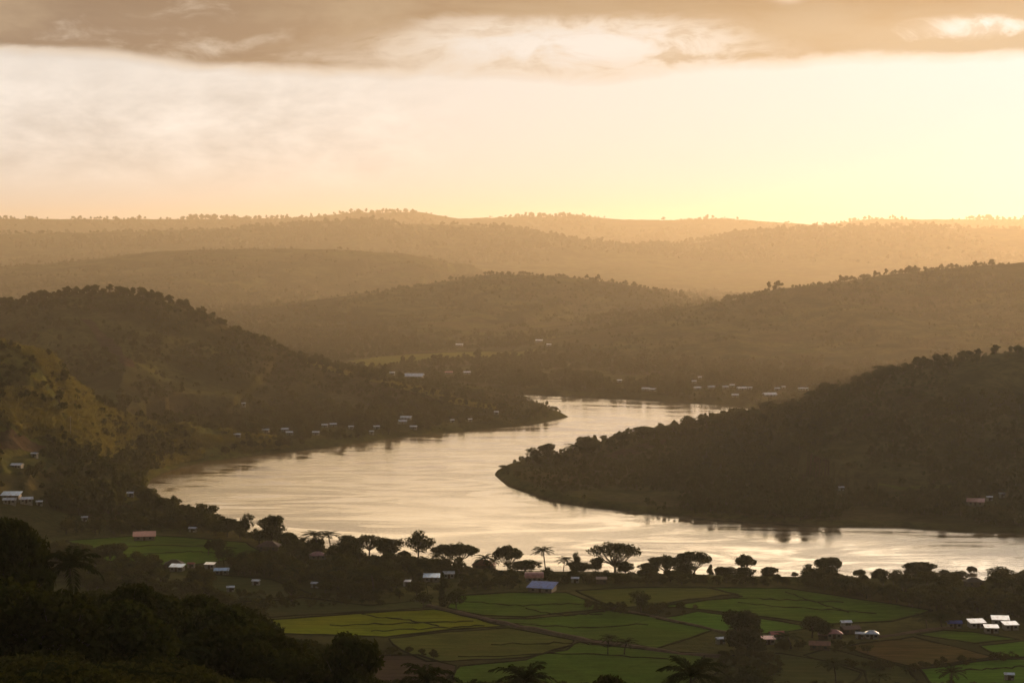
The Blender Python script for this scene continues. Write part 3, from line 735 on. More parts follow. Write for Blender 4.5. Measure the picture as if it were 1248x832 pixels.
# ------------------------------------------------------------------ houses
ROOF = {}
def roof_mat(name, c, metal, rough):
    m, N = mat(name); t = N.n('ShaderNodeTexCoord'); wv = N.n('ShaderNodeTexWave', inp={'Vector': t.outputs['Object'], 'Scale': 4.0}); wv.bands_direction = 'X'
    n = N.noise(t.outputs['Object'], .7, 6, .65)
    cc = N.mix(N.m('MULTIPLY', N.sm(n, .45, .62), .6), c, (c[0]*.45+.03, c[1]*.36+.02, c[2]*.30+.015))
    bp = N.n('ShaderNodeBump', inp={'Height': wv.outputs['Fac'], 'Strength': .3, 'Distance': .05})
    b = N.n('ShaderNodeBsdfPrincipled', inp={'Base Color': cc, 'Metallic': metal, 'Roughness': rough, 'Normal': bp.outputs[0]})
    out(N, b.outputs[0]); ROOF[name] = m
roof_mat('white', (.82, .82, .82), .6, .3); roof_mat('zinc', (.60, .74, .88), .6, .35); roof_mat('blue', (.14, .24, .60), 0, .75)
roof_mat('deepblue', (.03, .06, .32), 0, .7); roof_mat('red', (.34, .055, .035), .1, .5); roof_mat('pink', (.55, .25, .22), .2, .45)
roof_mat('rust', (.26, .10, .045), .1, .6); roof_mat('thatch', (.055, .04, .028), 0, .9); roof_mat('brown', (.14, .07, .045), 0, .7)
M_wall = simple('lime_wall', (.16, .14, .11), .8); M_wallw = simple('white_wall', (.24, .22, .19), .8); M_wallb = simple('wood_wall', (.07, .05, .035), .9)
M_door = simple('dark_door', (.05, .035, .025), .7); M_win = simple('window_glass', (.03, .035, .04), .15, .0)
def boxm(a, x0, x1, y0, y1, z0, z1):
    a.add([(x0,y0,z0),(x1,y0,z0),(x1,y1,z0),(x0,y1,z0),(x0,y0,z1),(x1,y0,z1),(x1,y1,z1),(x0,y1,z1)], [(3,2,1,0),(4,5,6,7),(0,1,5,4),(1,2,6,5),(2,3,7,6),(3,0,4,7)])
house_spots = []
def house(px, py, wpx, roof, label, typ='gable', ratio=.65, rot=None, wall=None, group=None, name='house', hw=1.9):
    x, y, z = hit(px, py+max(1.5, wpx*.18)); w_ = max(3.2, wpx*y/F); d = w_*ratio; 
    rt = rot if rot is not None else random.uniform(-.3, .3)
    e = bpy.data.objects.new(name, None); col.objects.link(e); e.location = (x, y, z-.15); e.rotation_euler = (0, 0, rt); tag(e, label, 'house', group)
    hx, hy = w_*.44, d*.42; rh = d*.22 if typ != 'shed' else 0
    a = Acc(); boxm(a, -hx, hx, -hy, hy, -1.2, hw)
    if typ == 'gable': a.add([(-hx, -hy, hw), (-hx, hy, hw), (-hx, 0, hw+rh*.84), (hx, -hy, hw), (hx, hy, hw), (hx, 0, hw+rh*.84)], [(0, 2, 1), (3, 4, 5)])
    link('wall', a.mesh('wall'), wall or M_wall, e)
    X, Y = w_/2, d/2; t = .10; a = Acc(); b = hw-.05
    if typ == 'gable':
        for s in (-1, 1):
            v = [(-X, 0, b+rh), (X, 0, b+rh), (X, s*Y, b-.05), (-X, s*Y, b-.05)]; v += [(p, q, r_+t) for p, q, r_ in v]
            a.add(v, [(0,1,2,3),(7,6,5,4),(0,4,5,1),(1,5,6,2),(2,6,7,3),(3,7,4,0)])
    elif typ == 'hip':
        k = min(X*.75, Y*1.2); v = [(-X,-Y,b),(X,-Y,b),(X,Y,b),(-X,Y,b),(-X+k,0,b+rh*1.5),(X-k,0,b+rh*1.5)]
        a.add(v, [(0,1,5,4),(2,3,4,5),(1,2,5),(3,0,4),(3,2,1,0)])
    elif typ == 'dome':
        n = 10; v = []
        for q in range(n+1):
            an = math.pi*q/n; v += [(-X, -math.cos(an)*Y, b+math.sin(an)*d*.42), (X, -math.cos(an)*Y, b+math.sin(an)*d*.42)]
        f = [(2*q, 2*q+1, 2*q+3, 2*q+2) for q in range(n)]; f += [tuple(range(0, 2*n+2, 2)), tuple(range(1, 2*n+2, 2))[::-1], (0, 2*n, 2*n+1, 1)]; a.add(v, f)
    else:
        v = [(-X, -Y, b+.1), (X, -Y, b+.1), (X, Y, b+d*.16), (-X, Y, b+d*.16)]; v += [(p, q, r_+t) for p, q, r_ in v]
        a.add(v, [(3,2,1,0),(4,5,6,7),(0,1,5,4),(1,2,6,5),(2,3,7,6),(3,0,4,7)])
    link('roof', a.mesh('roof'), ROOF[roof], e)
    a = Acc(); boxm(a, -.45, .45, -hy-.06, -hy-.003, .1, 1.75); link('door', a.mesh('door'), M_door, e)
    for s in ((-1, 1) if w_ > 4.5 else (1,)):
        a = Acc(); boxm(a, s*hx*.58-.45, s*hx*.58+.45, -hy-.05, -hy-.003, .85, 1.55); link('window', a.mesh('window'), M_win, e)
    house_spots.append((px, py, max(wpx, 6))); return e
V1 = 'houses of the left bank hamlet'; V2 = 'houses of the red-roofed village'; V3 = 'white-roofed houses at the right edge'
V4 = 'houses in the trees behind the foreground wood'; V5 = 'houses along the foot of the dark left hill'; V6 = 'houses of the far bank village'
NL = [
 (42,555,9,'white','small white roof, upper of two on the left slope','gable',V1),(21,568,15,'white','wider white roof, lower of two on the left slope','gable',V1),
 (14,603,24,'zinc','large pale blue roof at the left edge','shed',V1),(12,610,17,'white','white roof just below the large pale blue roof','gable',V1),
 (32,609,17,'white','white gabled roof right of the large pale blue roof','gable',V1),(48,614,7,'white','tiny white roof at the right end of the left edge group','gable',V1),
 (159,603,9,'white','small white roof by the water at the river\'s left end','gable',V1),(103,633,6,'white','tiny white hut in the dark wood left of the river','gable',V1),
 (289,531,9,'white','small white roof alone above the left shore','gable',V5),(297,497,5,'white','tiny white hut high on the dark left hill','gable',V5),
 (235,646,10,'white','white roof between trees above the long red roof','gable',V4),(176,652,28,'red','long low red roof at the edge of the left green field','shed',V4),
 (328,664,30,'brown','long brown roof under the round lobed tree','hip',V4),(387,677,22,'pink','pale pink roof below the shaggy palms','hip',V4),
 (212,687,24,'thatch','dark thatched roof left of the reddish hut','hip',V4),(216,692,18,'zinc','low pale blue roof just below the dark thatched one','shed',V4),
 (233,690,8,'red','small reddish hut roof beside the thatched house','gable',V4),(256,690,13,'white','flat white roof right of the reddish hut','shed',V4),
 (270,696,19,'zinc','pale blue gabled roof among trees','gable',V4),(281,719,7,'white','tiny white shed at the edge of the grass patch','gable',V4),
 (312,711,9,'white','small white hut behind the grass patch','gable',V4),(384,714,9,'white','white hut at the edge of the middle wood','gable',V4),
 (526,704,21,'zinc','pale blue roof beside the black column tree','shed',V4),(547,701,15,'white','white roof end right of the black column tree','shed',V4),
 (496,712,8,'white','small white shed left of the pale blue roof','shed',V4),(590,687,30,'rust','orange-brown roof beneath the tiny palm','hip',V4),
 (651,704,23,'pink','pink domed roof below the tall coconut palm','dome',V4),(661,714,34,'blue','bright blue roof facing the paddies','shed',V4),
 (701,708,5,'white','tiny white hut under the low bush mound','gable',V4),(733,708,14,'brown','low brown shed under the great rain tree','shed',V4),
 (878,782,10,'white','small white hut at the left foot of the bamboo thicket','gable',V2),(936,781,17,'pink','pinkish-red roof, leftmost of the red-roofed village','shed',V2),
 (947,774,20,'red','dark red roof behind the leftmost pinkish roof','gable',V2),(1016,773,22,'pink','oval-looking pink roof in the middle of the village','hip',V2),
 (999,786,27,'rust','large rust-red roof, lowest in the village','gable',V2),(1003,777,13,'brown','small brownish roof between the pink and the rust-red ones','shed',V2),
 (1036,767,24,'brown','dark maroon roof at the back of the village','gable',V2),(1031,761,14,'white','white roof behind the dark maroon one','gable',V2),
 (1062,774,19,'white','white roof, rightmost in the red-roofed village','hip',V2),(1048,776,8,'white','tiny white hut between the maroon and the rightmost white roof','gable',V2),
 (1163,761,19,'deepblue','deep blue roof left of the white roofs','gable',V3),(1190,760,21,'white','leftmost white roof at the right edge','shed',V3),
 (1208,767,18,'white','nearest of the white roofs at the right edge','shed',V3),(1219,756,22,'white','farthest of the white roofs at the right edge','shed',V3),
 (1231,763,19,'white','rightmost of the white roofs, with pale walls','shed',V3),(1187,709,24,'thatch','dark thatched pavilion roof on the river bank','hip',V3),
 (1230,826,10,'white','small white hut at the bottom right corner','gable',V3),
 (1189,611,22,'pink','red roof low on the dark right hill','shed','houses on the dark right hill'),(1206,608,7,'white','tiny white hut right of the red roof on the right hill','gable','houses on the dark right hill'),
 (1221,604,8,'white','white hut highest of those on the right hill','gable','houses on the dark right hill'),(1025,596,4,'white','pinpoint white hut in the middle of the right hill','gable','houses on the dark right hill'),
 (324,525,9,'white','leftmost white roof at the foot of the dark left hill','gable',V5),(347,524,10,'white','upper of a close white pair under the dark hill','gable',V5),(353,528,10,'white','lower of a close white pair under the dark hill','gable',V5),
 (385,528,9,'white','white roof right of the close pair under the dark hill','gable',V5),(396,519,8,'white','grey-white roof uphill of the shore houses','gable',V5),(406,518,9,'white','longer grey-white roof next to the uphill one','gable',V5),
 (428,521,7,'white','dim white roof halfway along the left shore','gable',V5),(459,521,8,'white','white roof among trees left of the layered roofs','gable',V5),(453,527,6,'white','dim roof below the one left of the layered roofs','gable',V5),
 (495,509,14,'white','upper of the layered white roofs near the left shore','gable',V5),(490,514,12,'white','lower of the layered white roofs near the left shore','gable',V5),(504,521,9,'white','low roof right below the layered roofs','gable',V5),
 (551,513,5,'white','faint hut on the wooded point, left one','gable',V5),(573,512,5,'white','faint hut on the wooded point, middle one','gable',V5),(605,503,6,'white','white hut near the tip of the wooded point','gable',V5),
 (505,456,24,'white','long bright shed roof beyond the dark left hill','gable',V6),(478,455,7,'white','short pale roof left of the long bright shed','gable',V6),(547,454,10,'pink','pinkish roof in the far valley trees','gable',V6),
 (569,454,9,'white','dim pale roof right of the pinkish roof','gable',V6),(560,420,9,'white','white roof at the foot of the middle hill','gable',V6),(657,415,9,'white','left pale roof beside the far green fields','gable',V6),(669,420,6,'white','right pale roof beside the far green fields','gable',V6),
 (755,464,6,'white','single faint roof on the hazy hill foot, left','gable',V6),(787,474,10,'white','left roof of the first bright pair on the far bank','gable',V6),(796,475,8,'white','right roof of the first bright pair on the far bank','gable',V6),
 (846,465,6,'white','pale roof higher up the far bank village','gable',V6),(853,460,5,'white','highest faint roof of the far bank village','gable',V6),(850,473,9,'white','roof at the left end of the far shore row','gable',V6),
 (867,472,9,'white','second roof of the far shore row','gable',V6),(884,472,8,'white','third roof of the far shore row','gable',V6),(892,470,7,'white','fourth roof of the far shore row','gable',V6),(904,473,12,'white','brightest roof of the far shore row','gable',V6),
 (896,482,9,'white','roof nearest the water on the far shore','gable',V6),(914,473,6,'white','small roof ending the far shore row','gable',V6),
 (938,480,17,'white','long white roof beside the near right hill','gable',V6),(947,474,7,'white','small roof above the long white one','gable',V6),(955,472,5,'white','tiny roof right of the small one above the long roof','gable',V6),
 (976,474,7,'white','left of the last two roofs above the right hill','gable',V6),(983,474,6,'white','right of the last two roofs above the right hill','gable',V6),
]
for px, py, wp, rf, lb, ty, gr in NL:
    house(px, py, wp, rf, lb, ty, .62 if ty != 'shed' else .8, None, M_wallb if rf in ('thatch', 'brown', 'rust') else (M_wallw if rf == 'white' else M_wall), gr)
# utility pole on the terrace
x, y, z = hit(86, 531)
pe = tag(bpy.data.objects.new('utility_pole', None), 'slim pale utility pole on the green terrace of the left slope', 'pole'); col.objects.link(pe); pe.location = (x, y, z)
a = Acc(); a.add(*tube([(0, 0, -.5), (0, 0, 5), (0, 0, 10.5)], [.16, .13, .1], 8)); link('post', a.mesh('post'), M_pale, pe)
a = Acc(); boxm(a, -.9, .9, -.06, .06, 9.5, 9.65); boxm(a, -.8, -.72, -.04, .04, 9.65, 9.9); boxm(a, .72, .8, -.04, .04, 9.65, 9.9); link('crossarm', a.mesh('crossarm'), M_pale, pe)

# ------------------------------------------------------------------ scattered woodland
def hides_house(px, py, hp, wp):
    for hx, hy, hw in house_spots:
        if abs(px-hx) < (hw+wp)/2*.9 and py > hy+1 and py-hp < hy+2.5: return True
    return False
HS = np.array(house_spots)
def clear(px, py, hp, wp):
    """mask: True where a tree with this footprint would not stand in front of a house"""
    ok = np.ones(len(px), bool)
    for hx, hy, hw in HS:
        ok &= ~((np.abs(px-hx) < (hw+wp)/2*.9) & (py > hy+.5) & (py-hp < hy+3))
    return ok
PALE = Acc
def lowtree(name, seed, n, size, hgt, spread, nl):
    broad('tmp', seed, n, size, hgt, spread, nl, .1, M_far)
    tm, cm_, _, _ = PROTO.pop('tmp')
    # joined light version for the mass
    v = np.zeros(len(cm_.vertices)*3, np.float32); cm_.vertices.foreach_get('co', v)
    a = Acc(); a.add(*tube([(0, 0, -1), (0, 0, hgt*.3), (.1, 0, hgt*.7)], [.3, .2, .08], 4))
    tm2 = a.mesh('t', M_bark)
    A_ = np.zeros(len(cm_.vertices), np.float32); cm_.attributes['tint'].data.foreach_get('value', A_)
    vv = np.vstack([v.reshape(-1, 3), np.array([q.co for q in tm2.vertices])]); nf = len(cm_.polygons)
    ff = np.vstack([np.arange(len(v)//3).reshape(-1, 4), np.array([list(p.vertices) for p in tm2.polygons])+len(v)//3])
    me = np_mesh(name, vv, ff, False, {'tint': np.concatenate([A_, np.zeros(len(tm2.vertices))])})
    me.materials.append(M_far); me.materials.append(M_bark)
    mi = np.zeros(len(ff), np.int32); mi[nf:] = 1; me.polygons.foreach_set('material_index', mi)
    return bpy.data.objects.new(name, me)
treecol = bpy.data.collections.new('tree_kinds'); 
for q in range(5): treecol.objects.link(lowtree('scrub_tree', 300+q, 420, .95, 7+q % 3, 2.6+.3*(q % 2), 6))
pc = PROTO['palm2']; 
def joinpalm():
    tm, cm_ = pc[0], pc[1]; n = len(cm_.vertices)
    me = bpy.data.meshes.new('scrub_palm'); v = [tuple(q.co) for q in cm_.vertices]+[tuple(q.co) for q in tm.vertices]
    f = [tuple(p.vertices) for p in cm_.polygons]+[tuple(i_+n for i_ in p.vertices) for p in tm.polygons]
    me.from_pydata(v, [], f); me.materials.append(M_palm); return bpy.data.objects.new('scrub_palm', me)
nearcol = bpy.data.collections.new('near_kinds')
for q in range(4): nearcol.objects.link(lowtree('shrub', 320+q, 1500, .42, 6, 2.8, 6))
nearcol.objects.link(joinpalm())
grasscol = bpy.data.collections.new('grass_kinds')
for q in range(3):
    r = np.random.default_rng(q); a = Acc()
    for k in range(60):
        x0, y0 = r.normal(0, .55, 2); dx, dy = r.normal(0, .25, 2); h_ = r.uniform(.5, 1.3); w_ = .09
        a.add([(x0-w_, y0, 0), (x0+w_, y0, 0), (x0+dx+w_*.6, y0+dy, h_*.7), (x0+dx*1.8, y0+dy*1.8, h_)], [(0, 1, 2, 3)])
    me = a.mesh('grass_tuft', M_grass); at_ = me.attributes.new('tint', 'FLOAT', 'POINT'); at_.data.foreach_set('value', np.repeat(r.random(60), 4).astype(np.float32))
    grasscol.objects.link(bpy.data.objects.new('grass_tuft', me))
def scatter_tree(coll):
    ng = bpy.data.node_groups.new('scatter_'+coll.name, 'GeometryNodeTree')
    ng.interface.new_socket('Geometry', in_out='INPUT', socket_type='NodeSocketGeometry'); ng.interface.new_socket('Geometry', in_out='OUTPUT', socket_type='NodeSocketGeometry')
    N = ng.nodes; gi = N.new('NodeGroupInput'); go = N.new('NodeGroupOutput'); ip = N.new('GeometryNodeInstanceOnPoints'); ci = N.new('GeometryNodeCollectionInfo')
    ci.inputs['Collection'].default_value = coll; ci.inputs['Separate Children'].default_value = True; ci.inputs['Reset Children'].default_value = True
    def na(n, t): x = N.new('GeometryNodeInputNamedAttribute'); x.data_type = t; x.inputs['Name'].default_value = n; return x.outputs[0]
    L = ng.links; L.new(gi.outputs[0], ip.inputs['Points']); L.new(ci.outputs[0], ip.inputs['Instance']); ip.inputs['Pick Instance'].default_value = True
    L.new(na('kind_index', 'INT'), ip.inputs['Instance Index']); L.new(na('turn', 'FLOAT_VECTOR'), ip.inputs['Rotation']); L.new(na('size', 'FLOAT_VECTOR'), ip.inputs['Scale'])
    L.new(ip.outputs[0], go.inputs[0]); return ng
NG = {c.name: scatter_tree(c) for c in (treecol, nearcol, grasscol)}
def mass(name, label, pts, size, coll, stretch=.25):
    n = len(pts); me = bpy.data.meshes.new(name); me.vertices.add(n); me.vertices.foreach_set('co', np.asarray(pts, np.float32).ravel())
    a = me.attributes.new('kind_index', 'INT', 'POINT'); a.data.foreach_set('value', rng.integers(0, len(coll.objects), n).astype(np.int32))
    a = me.attributes.new('turn', 'FLOAT_VECTOR', 'POINT'); a.data.foreach_set('vector', np.column_stack([rng.normal(0, .06, n), rng.normal(0, .06, n), rng.uniform(0, 6.28, n)]).astype(np.float32).ravel())
    s = np.asarray(size); a = me.attributes.new('size', 'FLOAT_VECTOR', 'POINT'); k = rng.uniform(1-stretch, 1+stretch, n)
    a.data.foreach_set('vector', np.column_stack([s*k, s*k, s]).astype(np.float32).ravel())
    o = bpy.data.objects.new(name, me); col.objects.link(o); md = o.modifiers.new('scatter', 'NODES'); md.node_group = NG[coll.name]
    return tag(o, label, kind='stuff')
def cand(n, a0, a1, r0, r1):
    th = np.radians(rng.uniform(a0, a1, n)); r = np.exp(rng.uniform(math.log(r0), math.log(r1), n))
    x = np.sin(th)*r; y = np.cos(th)*r; z, sd, P = terrain(x, y, True); return x, y, z, sd, P
# hillsides
x, y, z, sd, P = cand(90000, -19, 19, 900, 4600)
rg = np.where(P.max(0) < 6, 99, P.argmax(0)); px, py = proj(x, y, z)
cover = fbm(x, y, 60, 4, 200)*.55+fbm(x, y, 300, 3, 220)*.45 + rng.uniform(-.05, .05, len(x)) + (.62-ridged(x, y, 75, 4, 500))*.28
thr = np.select([rg == 0, rg == 1, rg == 2, rg == 3, rg == 99], [.49, .49, .52, .45, .50], .47)
cover += np.where(rg == 0, np.clip((z-72)/12, 0, 1)*.3, 0)-np.where(rg == 1, np.clip((P[1]-38)/10, 0, 1)*.05, 0)
cover -= np.where((px > 595) & (y > 940) & (y < 1290), np.interp(px, [640, 950], [.07, 0]), 0)
low = np.clip(1-(z-3)/14, 0, 1)*np.where(rg == 1, .10, .12)
keep = (cover+low > thr) & (sd > 3) & (y > 905)
hs = np.clip(np.exp(rng.normal(-.68, .38, len(x))), .2, 1.35)*np.where(y > 2300, 1.15, 1.0)*np.where((px > 595) & (y > 940) & (y < 1290), np.interp(px, [620, 950], [.30, .9]), 1)*np.where((y > 1330) & (y < 1640) & (px < 720), np.interp(px, [480, 600], [1, .42]), 1)*np.where((rg == 99) | (z < 10), 1.15, .85)
keep &= clear(px, py, hs*8*F/y, hs*6*F/y)
BARE = [([(735,556),(770,545),(815,535),(812,541),(780,551),(750,561)], 'bare brown strip high on the low end of the right hill'), ([(966,572),(985,564),(1010,561),(1014,576),(980,588)], 'small bare plot in the scrub of the right hill'),
 ([(96,388),(112,390),(140,418),(165,448),(152,447),(120,418)], 'worn reddish streak down the dark left hill'), ([(1008,534),(1040,514),(1072,498),(1073,501),(1042,517),(1012,537)], 'dirt track climbing the right hill'), ([(1020,600),(1100,594),(1180,592),(1180,595),(1100,598)], 'grassy terrace line low on the right hill')]
for pts_, lb_ in BARE: slope_field(pts_, 'soil' if 'grassy' not in lb_ else 'olive', lb_, 1.0)
fp = [[(a[0], a[1]) for a in p] for p in [q_[0] for q_ in BARE]+[[(0,490),(60,495),(122,518),(100,530),(0,524)], [(0,526),(62,545),(40,554),(0,550)], [(420,440),(560,427),(665,422),(640,434),(560,438),(440,450)], [(0,556),(34,556),(70,560),(60,572),(0,580)], [(0,618),(60,622),(110,632),(70,640),(0,640)], [(80,657),(180,650),(300,659),(318,672),(225,690),(130,684)]]]
for p in fp: keep &= ~inside(px, py, p)
for nm, kk, lb in (('woodland', rg == 0, 'scrub and trees covering the dark left hill'), ('woodland', (rg == 1) | (rg == 2), 'scattered scrub on the grassy left spur'), ('woodland', rg == 3, 'dense scrub covering the dark right hill'),
                   ('woodland', rg == 99, 'riverside woods on the valley floor'), ('woodland', (rg > 3) & (rg < 10), 'hazy scrub on the hills beyond the river')):
    k = keep & kk
    if k.any(): mass(nm, lb, np.column_stack([x, y, z-.3])[k], hs[k], treecol)
print('hillside trees', keep.sum())
# tree fringe on far ridges
x, y, z, sd, P = cand(26000, -18, 18, 5200, 9400); cv = fbm(x, y, 260, 4, 410)
k = (cv+rng.uniform(-.12, .12, len(x)) > .5) & (z > 60)
mass('woodland', 'tiny trees fringing the far ridges', np.column_stack([x, y, z-.5])[k], rng.uniform(1.0, 2.9, k.sum())*np.clip(cv[k]*1.6, .5, 1.3), treecol)
# riverside belt between the fields and the water (near side) and the wood by the left bend
belt = [(176,602),(215,630),(300,654),(400,675),(500,691),(600,700),(800,704),(1000,709),(1320,716),(1320,758),(1150,747),(1060,731),(960,715),(860,713),(700,713),(640,718),(540,722),(450,735),(385,722),(330,704),(255,698),(320,676),(300,659),(180,649),(90,655),(60,640),(110,630),(140,600)]
x, y, z, sd, P = cand(60000, -16, 16.5, 560, 1010); px, py = proj(x, y, z)
k = inside(px, py, belt) & ~inside(px, py, FIELDS[16][0]) & (sd > 2.0); thin = (px > 560) & (px < 960)
k &= (rng.random(len(x)) < np.where(thin, .30, .17))
hs = rng.uniform(.45, 1.25, len(x))*np.where(thin, .55, 1)*np.where(px > 1050, 1.0, .95)
k &= clear(px, py, hs*6.0*F/y, hs*5*F/y)
k2 = inside(px, py, [(40,668),(110,676),(225,694),(280,686),(335,702),(262,706),(250,722),(300,742),(330,756),(200,760),(60,700)]) & (rng.random(len(x)) < .13) & clear(px, py, hs*6.0*F/y, hs*5*F/y); k = k | k2
mass('undergrowth', 'dense dark riverside trees and bushes between the fields and the water', np.column_stack([x, y, z-.3])[k], hs[k], nearcol); print('belt', k.sum())
# bushes along field edges and in the bottom right
x, y, z, sd, P = cand(16000, -14, 16, 540, 780); px, py = proj(x, y, z); k = np.zeros(len(x), bool)
for p in [[(690,735),(850,742),(830,752),(740,748)], [(880,795),(960,800),(940,850),(860,850)], [(1125,750),(1200,745),(1300,755),(1300,760),(1240,752),(1150,765)], [(920,783),(1060,786),(1060,796),(960,796)], [(1000,803),(1120,816),(1120,822),(1000,812)], [(250,722),(460,728),(470,738),(330,742),(280,735)], [(440,794),(540,798),(540,803),(440,800)], [(1110,812),(1240,800),(1240,804),(1120,818)], [(870,838),(1248,838),(1248,850),(870,850)]]:
    k |= inside(px, py, p)
k &= rng.random(len(x)) < .5; hs = rng.uniform(.15, .5, len(x)); k &= clear(px, py, hs*6*F/y, hs*5*F/y)
mass('undergrowth', 'low bushes along the field edges', np.column_stack([x, y, z-.2])[k], hs[k], nearcol)
# grass on the lit spur
def line_dist(x, y, r):
    b = np.full(x.shape, 1e12)
    for i in range(len(r)-1):
        ax, ay = r[i][:2]; bx, by = r[i+1][:2]; t = np.clip(((x-ax)*(bx-ax)+(y-ay)*(by-ay))/((bx-ax)**2+(by-ay)**2), 0, 1)
        b = np.minimum(b, np.hypot(x-ax-t*(bx-ax), y-ay-t*(by-ay)))
    return b
x, y, z, sd, P = cand(200000, -15.5, -.5, 960, 1660); rg = np.where(P.max(0) < 6, 99, P.argmax(0)); g = fbm(x, y, 40, 4, 300); rb = ridged(x, y*.3, 58, 4, 77)
d1 = line_dist(x, y, RW[1]); d0 = line_dist(x, y, RW[0]); d2 = line_dist(x, y, RW[2])
k = ((d1 < 5+34*np.clip(g-.42, 0, 1)*3) | ((rg == 1) & (rb > .80) & (g > .48)) | ((d2 < 14) & (g > .42)) | ((d0 < 9) & (x > -170) & (g > .42))) & (sd > 3)
mass('grass', 'tall dry grass on the lit crest of the left spur', np.column_stack([x, y, z])[k], np.clip(np.exp(rng.normal(0, .4, k.sum())), .4, 2.4), grasscol); print('grass', k.sum())
# foreground undergrowth
x, y, z, sd, P = cand(12000, -17, 6, 120, 620); k = (P.argmax(0) == 10) & (P.max(0) > 3)
k &= rng.random(len(x)) < .45
mass('undergrowth', 'black undergrowth of the foreground slope', np.column_stack([x, y, z-.4])[k], rng.uniform(.3, .8, k.sum()), nearcol)

# individual trees of the foreground wood
cnt = 0; spots = []
x, y, z, sd, P = cand(6000, -16.5, -3.5, 190, 540); px, py = proj(x, y, z)
for a, b, c, u, v in zip(x, y, z, px, py):
    if cnt >= 125: break
    if c < 8: continue
    h_ = random.uniform(7, 12); tp = v-h_*F/b
    lim = np.interp(u, [-60, 40, 110, 200, 260, 320, 345, 400, 450], [630, 650, 690, 706, 722, 745, 772, 785, 800])
    if tp < lim or tp > 830 or u < -40 or u > 450: continue
    if abs(u-82) < 42 and 640 < tp < 712: continue
    if any((a-p)**2+(b-q)**2 < 5.2**2 for p, q in spots): continue
    spots.append((a, b)); cnt += 1
    key = random.choice(['near0', 'near1', 'near2', 'near3', 'near0', 'near1', 'palm2', 'palm1'])
    side = 'far left' if u < 90 else ('middle' if u < 220 else 'right end'); edge_ = 'upper edge' if tp < lim+22 else ('lower part' if tp > 775 else 'dark interior')
    plant(key, a, b, c-.3, h_*(.8 if key[0] == 'p' else 1), None, ('dark palm in the %s of the foreground wood, %s' if key[0] == 'p' else 'dark leafy tree in the %s of the foreground wood, %s') % (edge_, side), 'trees of the foreground wood')
print('foreground', cnt)
# crest trees silhouetted on the hills
def crest(ridge, n, lab, group, x0, x1, hr, wr=(.7, 1.1), keys=('broad0', 'broad1', 'broad2', 'broad3', 'open0', 'tall0')):
    r = RW[ridge]; ppx = np.array([q[0] for q in RIDGES[ridge]], float); order = np.argsort(ppx)
    u = np.sort(np.array([random.uniform(x0, x1) for _ in range(n)]))
    for q in u:
        X, Y = [float(np.interp(q, ppx[order], r[order, k])) for k in (0, 1)]
        Y += random.uniform(-18, 12); X = X*Y/float(np.interp(q, ppx[order], r[order, 1])); z_ = tz(X, Y)
        if z_ < .5: continue
        h_ = random.uniform(*hr); 
        t_ = (q-x0)/(x1-x0); kk = random.choice(keys)
        plant(kk, X, Y, z_-.3, h_, h_*random.uniform(*wr), ('tall ' if h_ > (hr[0]+hr[1])/2 else 'short ')+lab+(', left part' if t_ < .33 else (', middle part' if t_ < .66 else ', right part')), group)
crest(0, 60, 'dark tree in the wooded crown of the left hill', 'trees on the crown of the left hill', 0, 232, (3.2, 8.5), (.6, 1.2), ('broad0', 'broad1', 'broad2', 'broad3', 'open0', 'open1', 'tall0', 'tall1'))
crest(0, 26, 'tree strung along the falling crest of the left hill', 'trees down the crest of the left hill', 235, 470, (4, 7.5))
crest(0, 22, 'dark tree on the wooded point below the left hill', 'trees on the wooded point', 500, 672, (3.5, 7))
for q_ in range(26):
    u_ = random.uniform(630, 985); r3 = RW[3]; pp = np.array([q[0] for q in RIDGES[3]], float); od = np.argsort(pp)
    Y_ = float(np.interp(u_, pp[od], r3[od, 1]))+random.uniform(-25, 5); X_ = at(u_, 500, Y_)[0]; z_ = tz(X_, Y_)
    if z_ < .4: continue
    h_ = random.uniform(2.5, 6.5)
    plant(random.choice(['broad0', 'open0', 'tall0', 'open1', 'palm2', 'palm1', 'broad3', 'tall1']), X_, Y_, z_-.2, h_, h_*random.uniform(.6, 1.1), 'small tree in the broken row on the right hill, '+('near the tip' if u_ < 745 else ('middle stretch' if u_ < 870 else 'upper stretch')), 'small trees of the low crest of the right hill')
crest(3, 34, 'dark tree on the upper crest of the right hill', 'trees on the upper crest of the right hill', 1000, 1260, (4, 8))
for k, px, yt, wp, Y, lb in [
 ('broad0',613,569,10,1132,'low bush at the very tip of the right hill'),('broad1',668,541,18,1150,'rounded bush near the tip of the right hill'),('open0',650,545,14,1145,'loose small tree left of the rounded bush near the tip'),
 ('broad2',715,532,20,1172,'dark clump tree a third up the right hill\'s low crest'),('palm2',697,538,16,1165,'tufted small tree below the dark clump tree on the low crest'),('broad3',757,527,18,1195,'squat tree left of the palmy clump on the low crest'),
 ('broad0',784,520,26,1205,'broad dark tree in the palmy clump on the low crest'),('palm0',797,520,14,1208,'palm in the palmy clump on the low crest'),('palm0',822,517,13,1215,'solitary small palm against the water on the low crest'),
 ('palm2',861,506,20,1228,'spreading palm on the green part of the crest'),('broad1',877,512,12,1230,'bush right of the spreading palm'),('palm2',907,498,20,1235,'spiky palm before the river behind the right hill'),
 ('broad2',934,490,13,1240,'rounded tree at the last bit of visible far river'),('tall0',990,476,14,1232,'small thick-topped tree rising above the crest'),('palm0',1074,445,13,1222,'lone palm on the bare stretch of the crest'),
 ('open1',1008,478,16,1228,'low tree beside the thick-topped one on the crest')]:
    plant_px(k, px, yt-1, wp*1.3, Y, lb, 'trees on the low crest of the right hill')

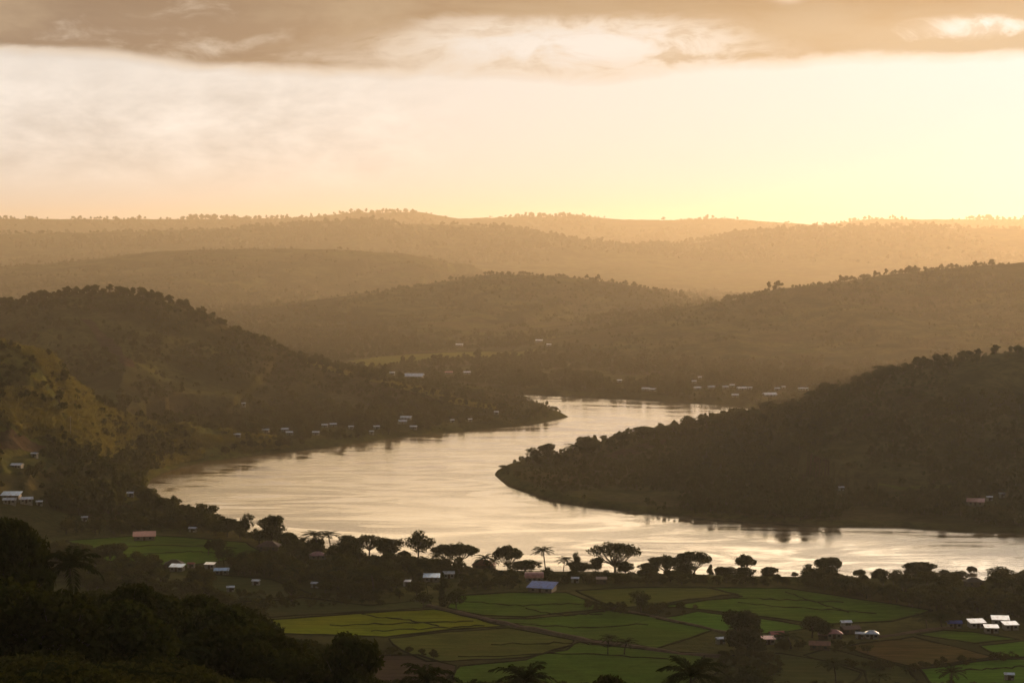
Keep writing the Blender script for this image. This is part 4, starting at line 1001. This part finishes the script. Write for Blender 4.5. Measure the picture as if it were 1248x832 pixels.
# ------------------------------------------------------------------ added cloud out of view, blocking the sun from the near valley
def shade_cloud(shade, alt, name, label):
    """an added, unseen lumpy cloud slab, shaped so its shadow falls on the ground outline 'shade'"""
    sh = alt/math.tan(SUN_EL); ox, oy = math.sin(SUN_AZ)*sh, math.cos(SUN_AZ)*sh
    n = 90; x = np.linspace(-1500, 1100, n); y = np.linspace(-900, 1100, n); X, Y = np.meshgrid(x, y)
    sdist = np.full(X.shape, 1e12)
    for (ax, ay), (bx, by) in zip(shade, shade[1:]+shade[:1]):
        t = np.clip(((X-ax)*(bx-ax)+(Y-ay)*(by-ay))/((bx-ax)**2+(by-ay)**2), 0, 1); sdist = np.minimum(sdist, np.hypot(X-ax-t*(bx-ax), Y-ay-t*(by-ay)))
    d = np.where(inside(X, Y, shade), sdist, -sdist)+(fbm(X, Y, 300, 4, 800)-.5)*180
    th = np.sqrt(np.clip(d, 0, 260)/260)
    up = alt+th*150*(.4+fbm(X, Y, 220, 5, 810)); dn = alt-th*45*(.3+fbm(X, Y, 160, 4, 820))
    idx = np.arange(n*n).reshape(n, n); q = np.stack([idx[:-1, :-1], idx[:-1, 1:], idx[1:, 1:], idx[1:, :-1]], -1).reshape(-1, 4)
    q = q[(d.ravel()[q] > 0).any(1)]
    v = np.vstack([np.column_stack([X.ravel()+ox, Y.ravel()+oy, up.ravel()]), np.column_stack([X.ravel()+ox, Y.ravel()+oy, dn.ravel()-.5])])
    f = np.vstack([q, q[:, ::-1]+n*n]); u, inv = np.unique(f, return_inverse=True)
    m, N = mat('shade_cloud_white'); b = N.n('ShaderNodeBsdfDiffuse', inp={0: (.85, .84, .82, 1)}); out(N, b.outputs[0])
    tag(link(name, np_mesh(name, v[u], inv.reshape(-1, 4), True), m), label, kind='structure')
shade_cloud([(-330,-600),(900,-600),(900,650),(300,720),(-150,720),(-330,620)], 720, 'cloud', 'unseen cloud added to shade the near valley from the sun')

# ------------------------------------------------------------------ evening haze: one even box of air round everything
a = Acc(); boxm(a, -15000, 15000, -15000, 15000, -5, 330)
m, N = mat('haze_air'); pv = N.n('ShaderNodeVolumePrincipled', inp={'Color': (.97, .84, .62, 1), 'Density': .00009, 'Anisotropy': .63})
o_ = N.n('ShaderNodeOutputMaterial'); N.t.links.new(pv.outputs[0], o_.inputs['Volume'])
hz = link('haze', a.mesh('haze'), m); tag(hz, 'golden evening haze filling the valley', kind='stuff')
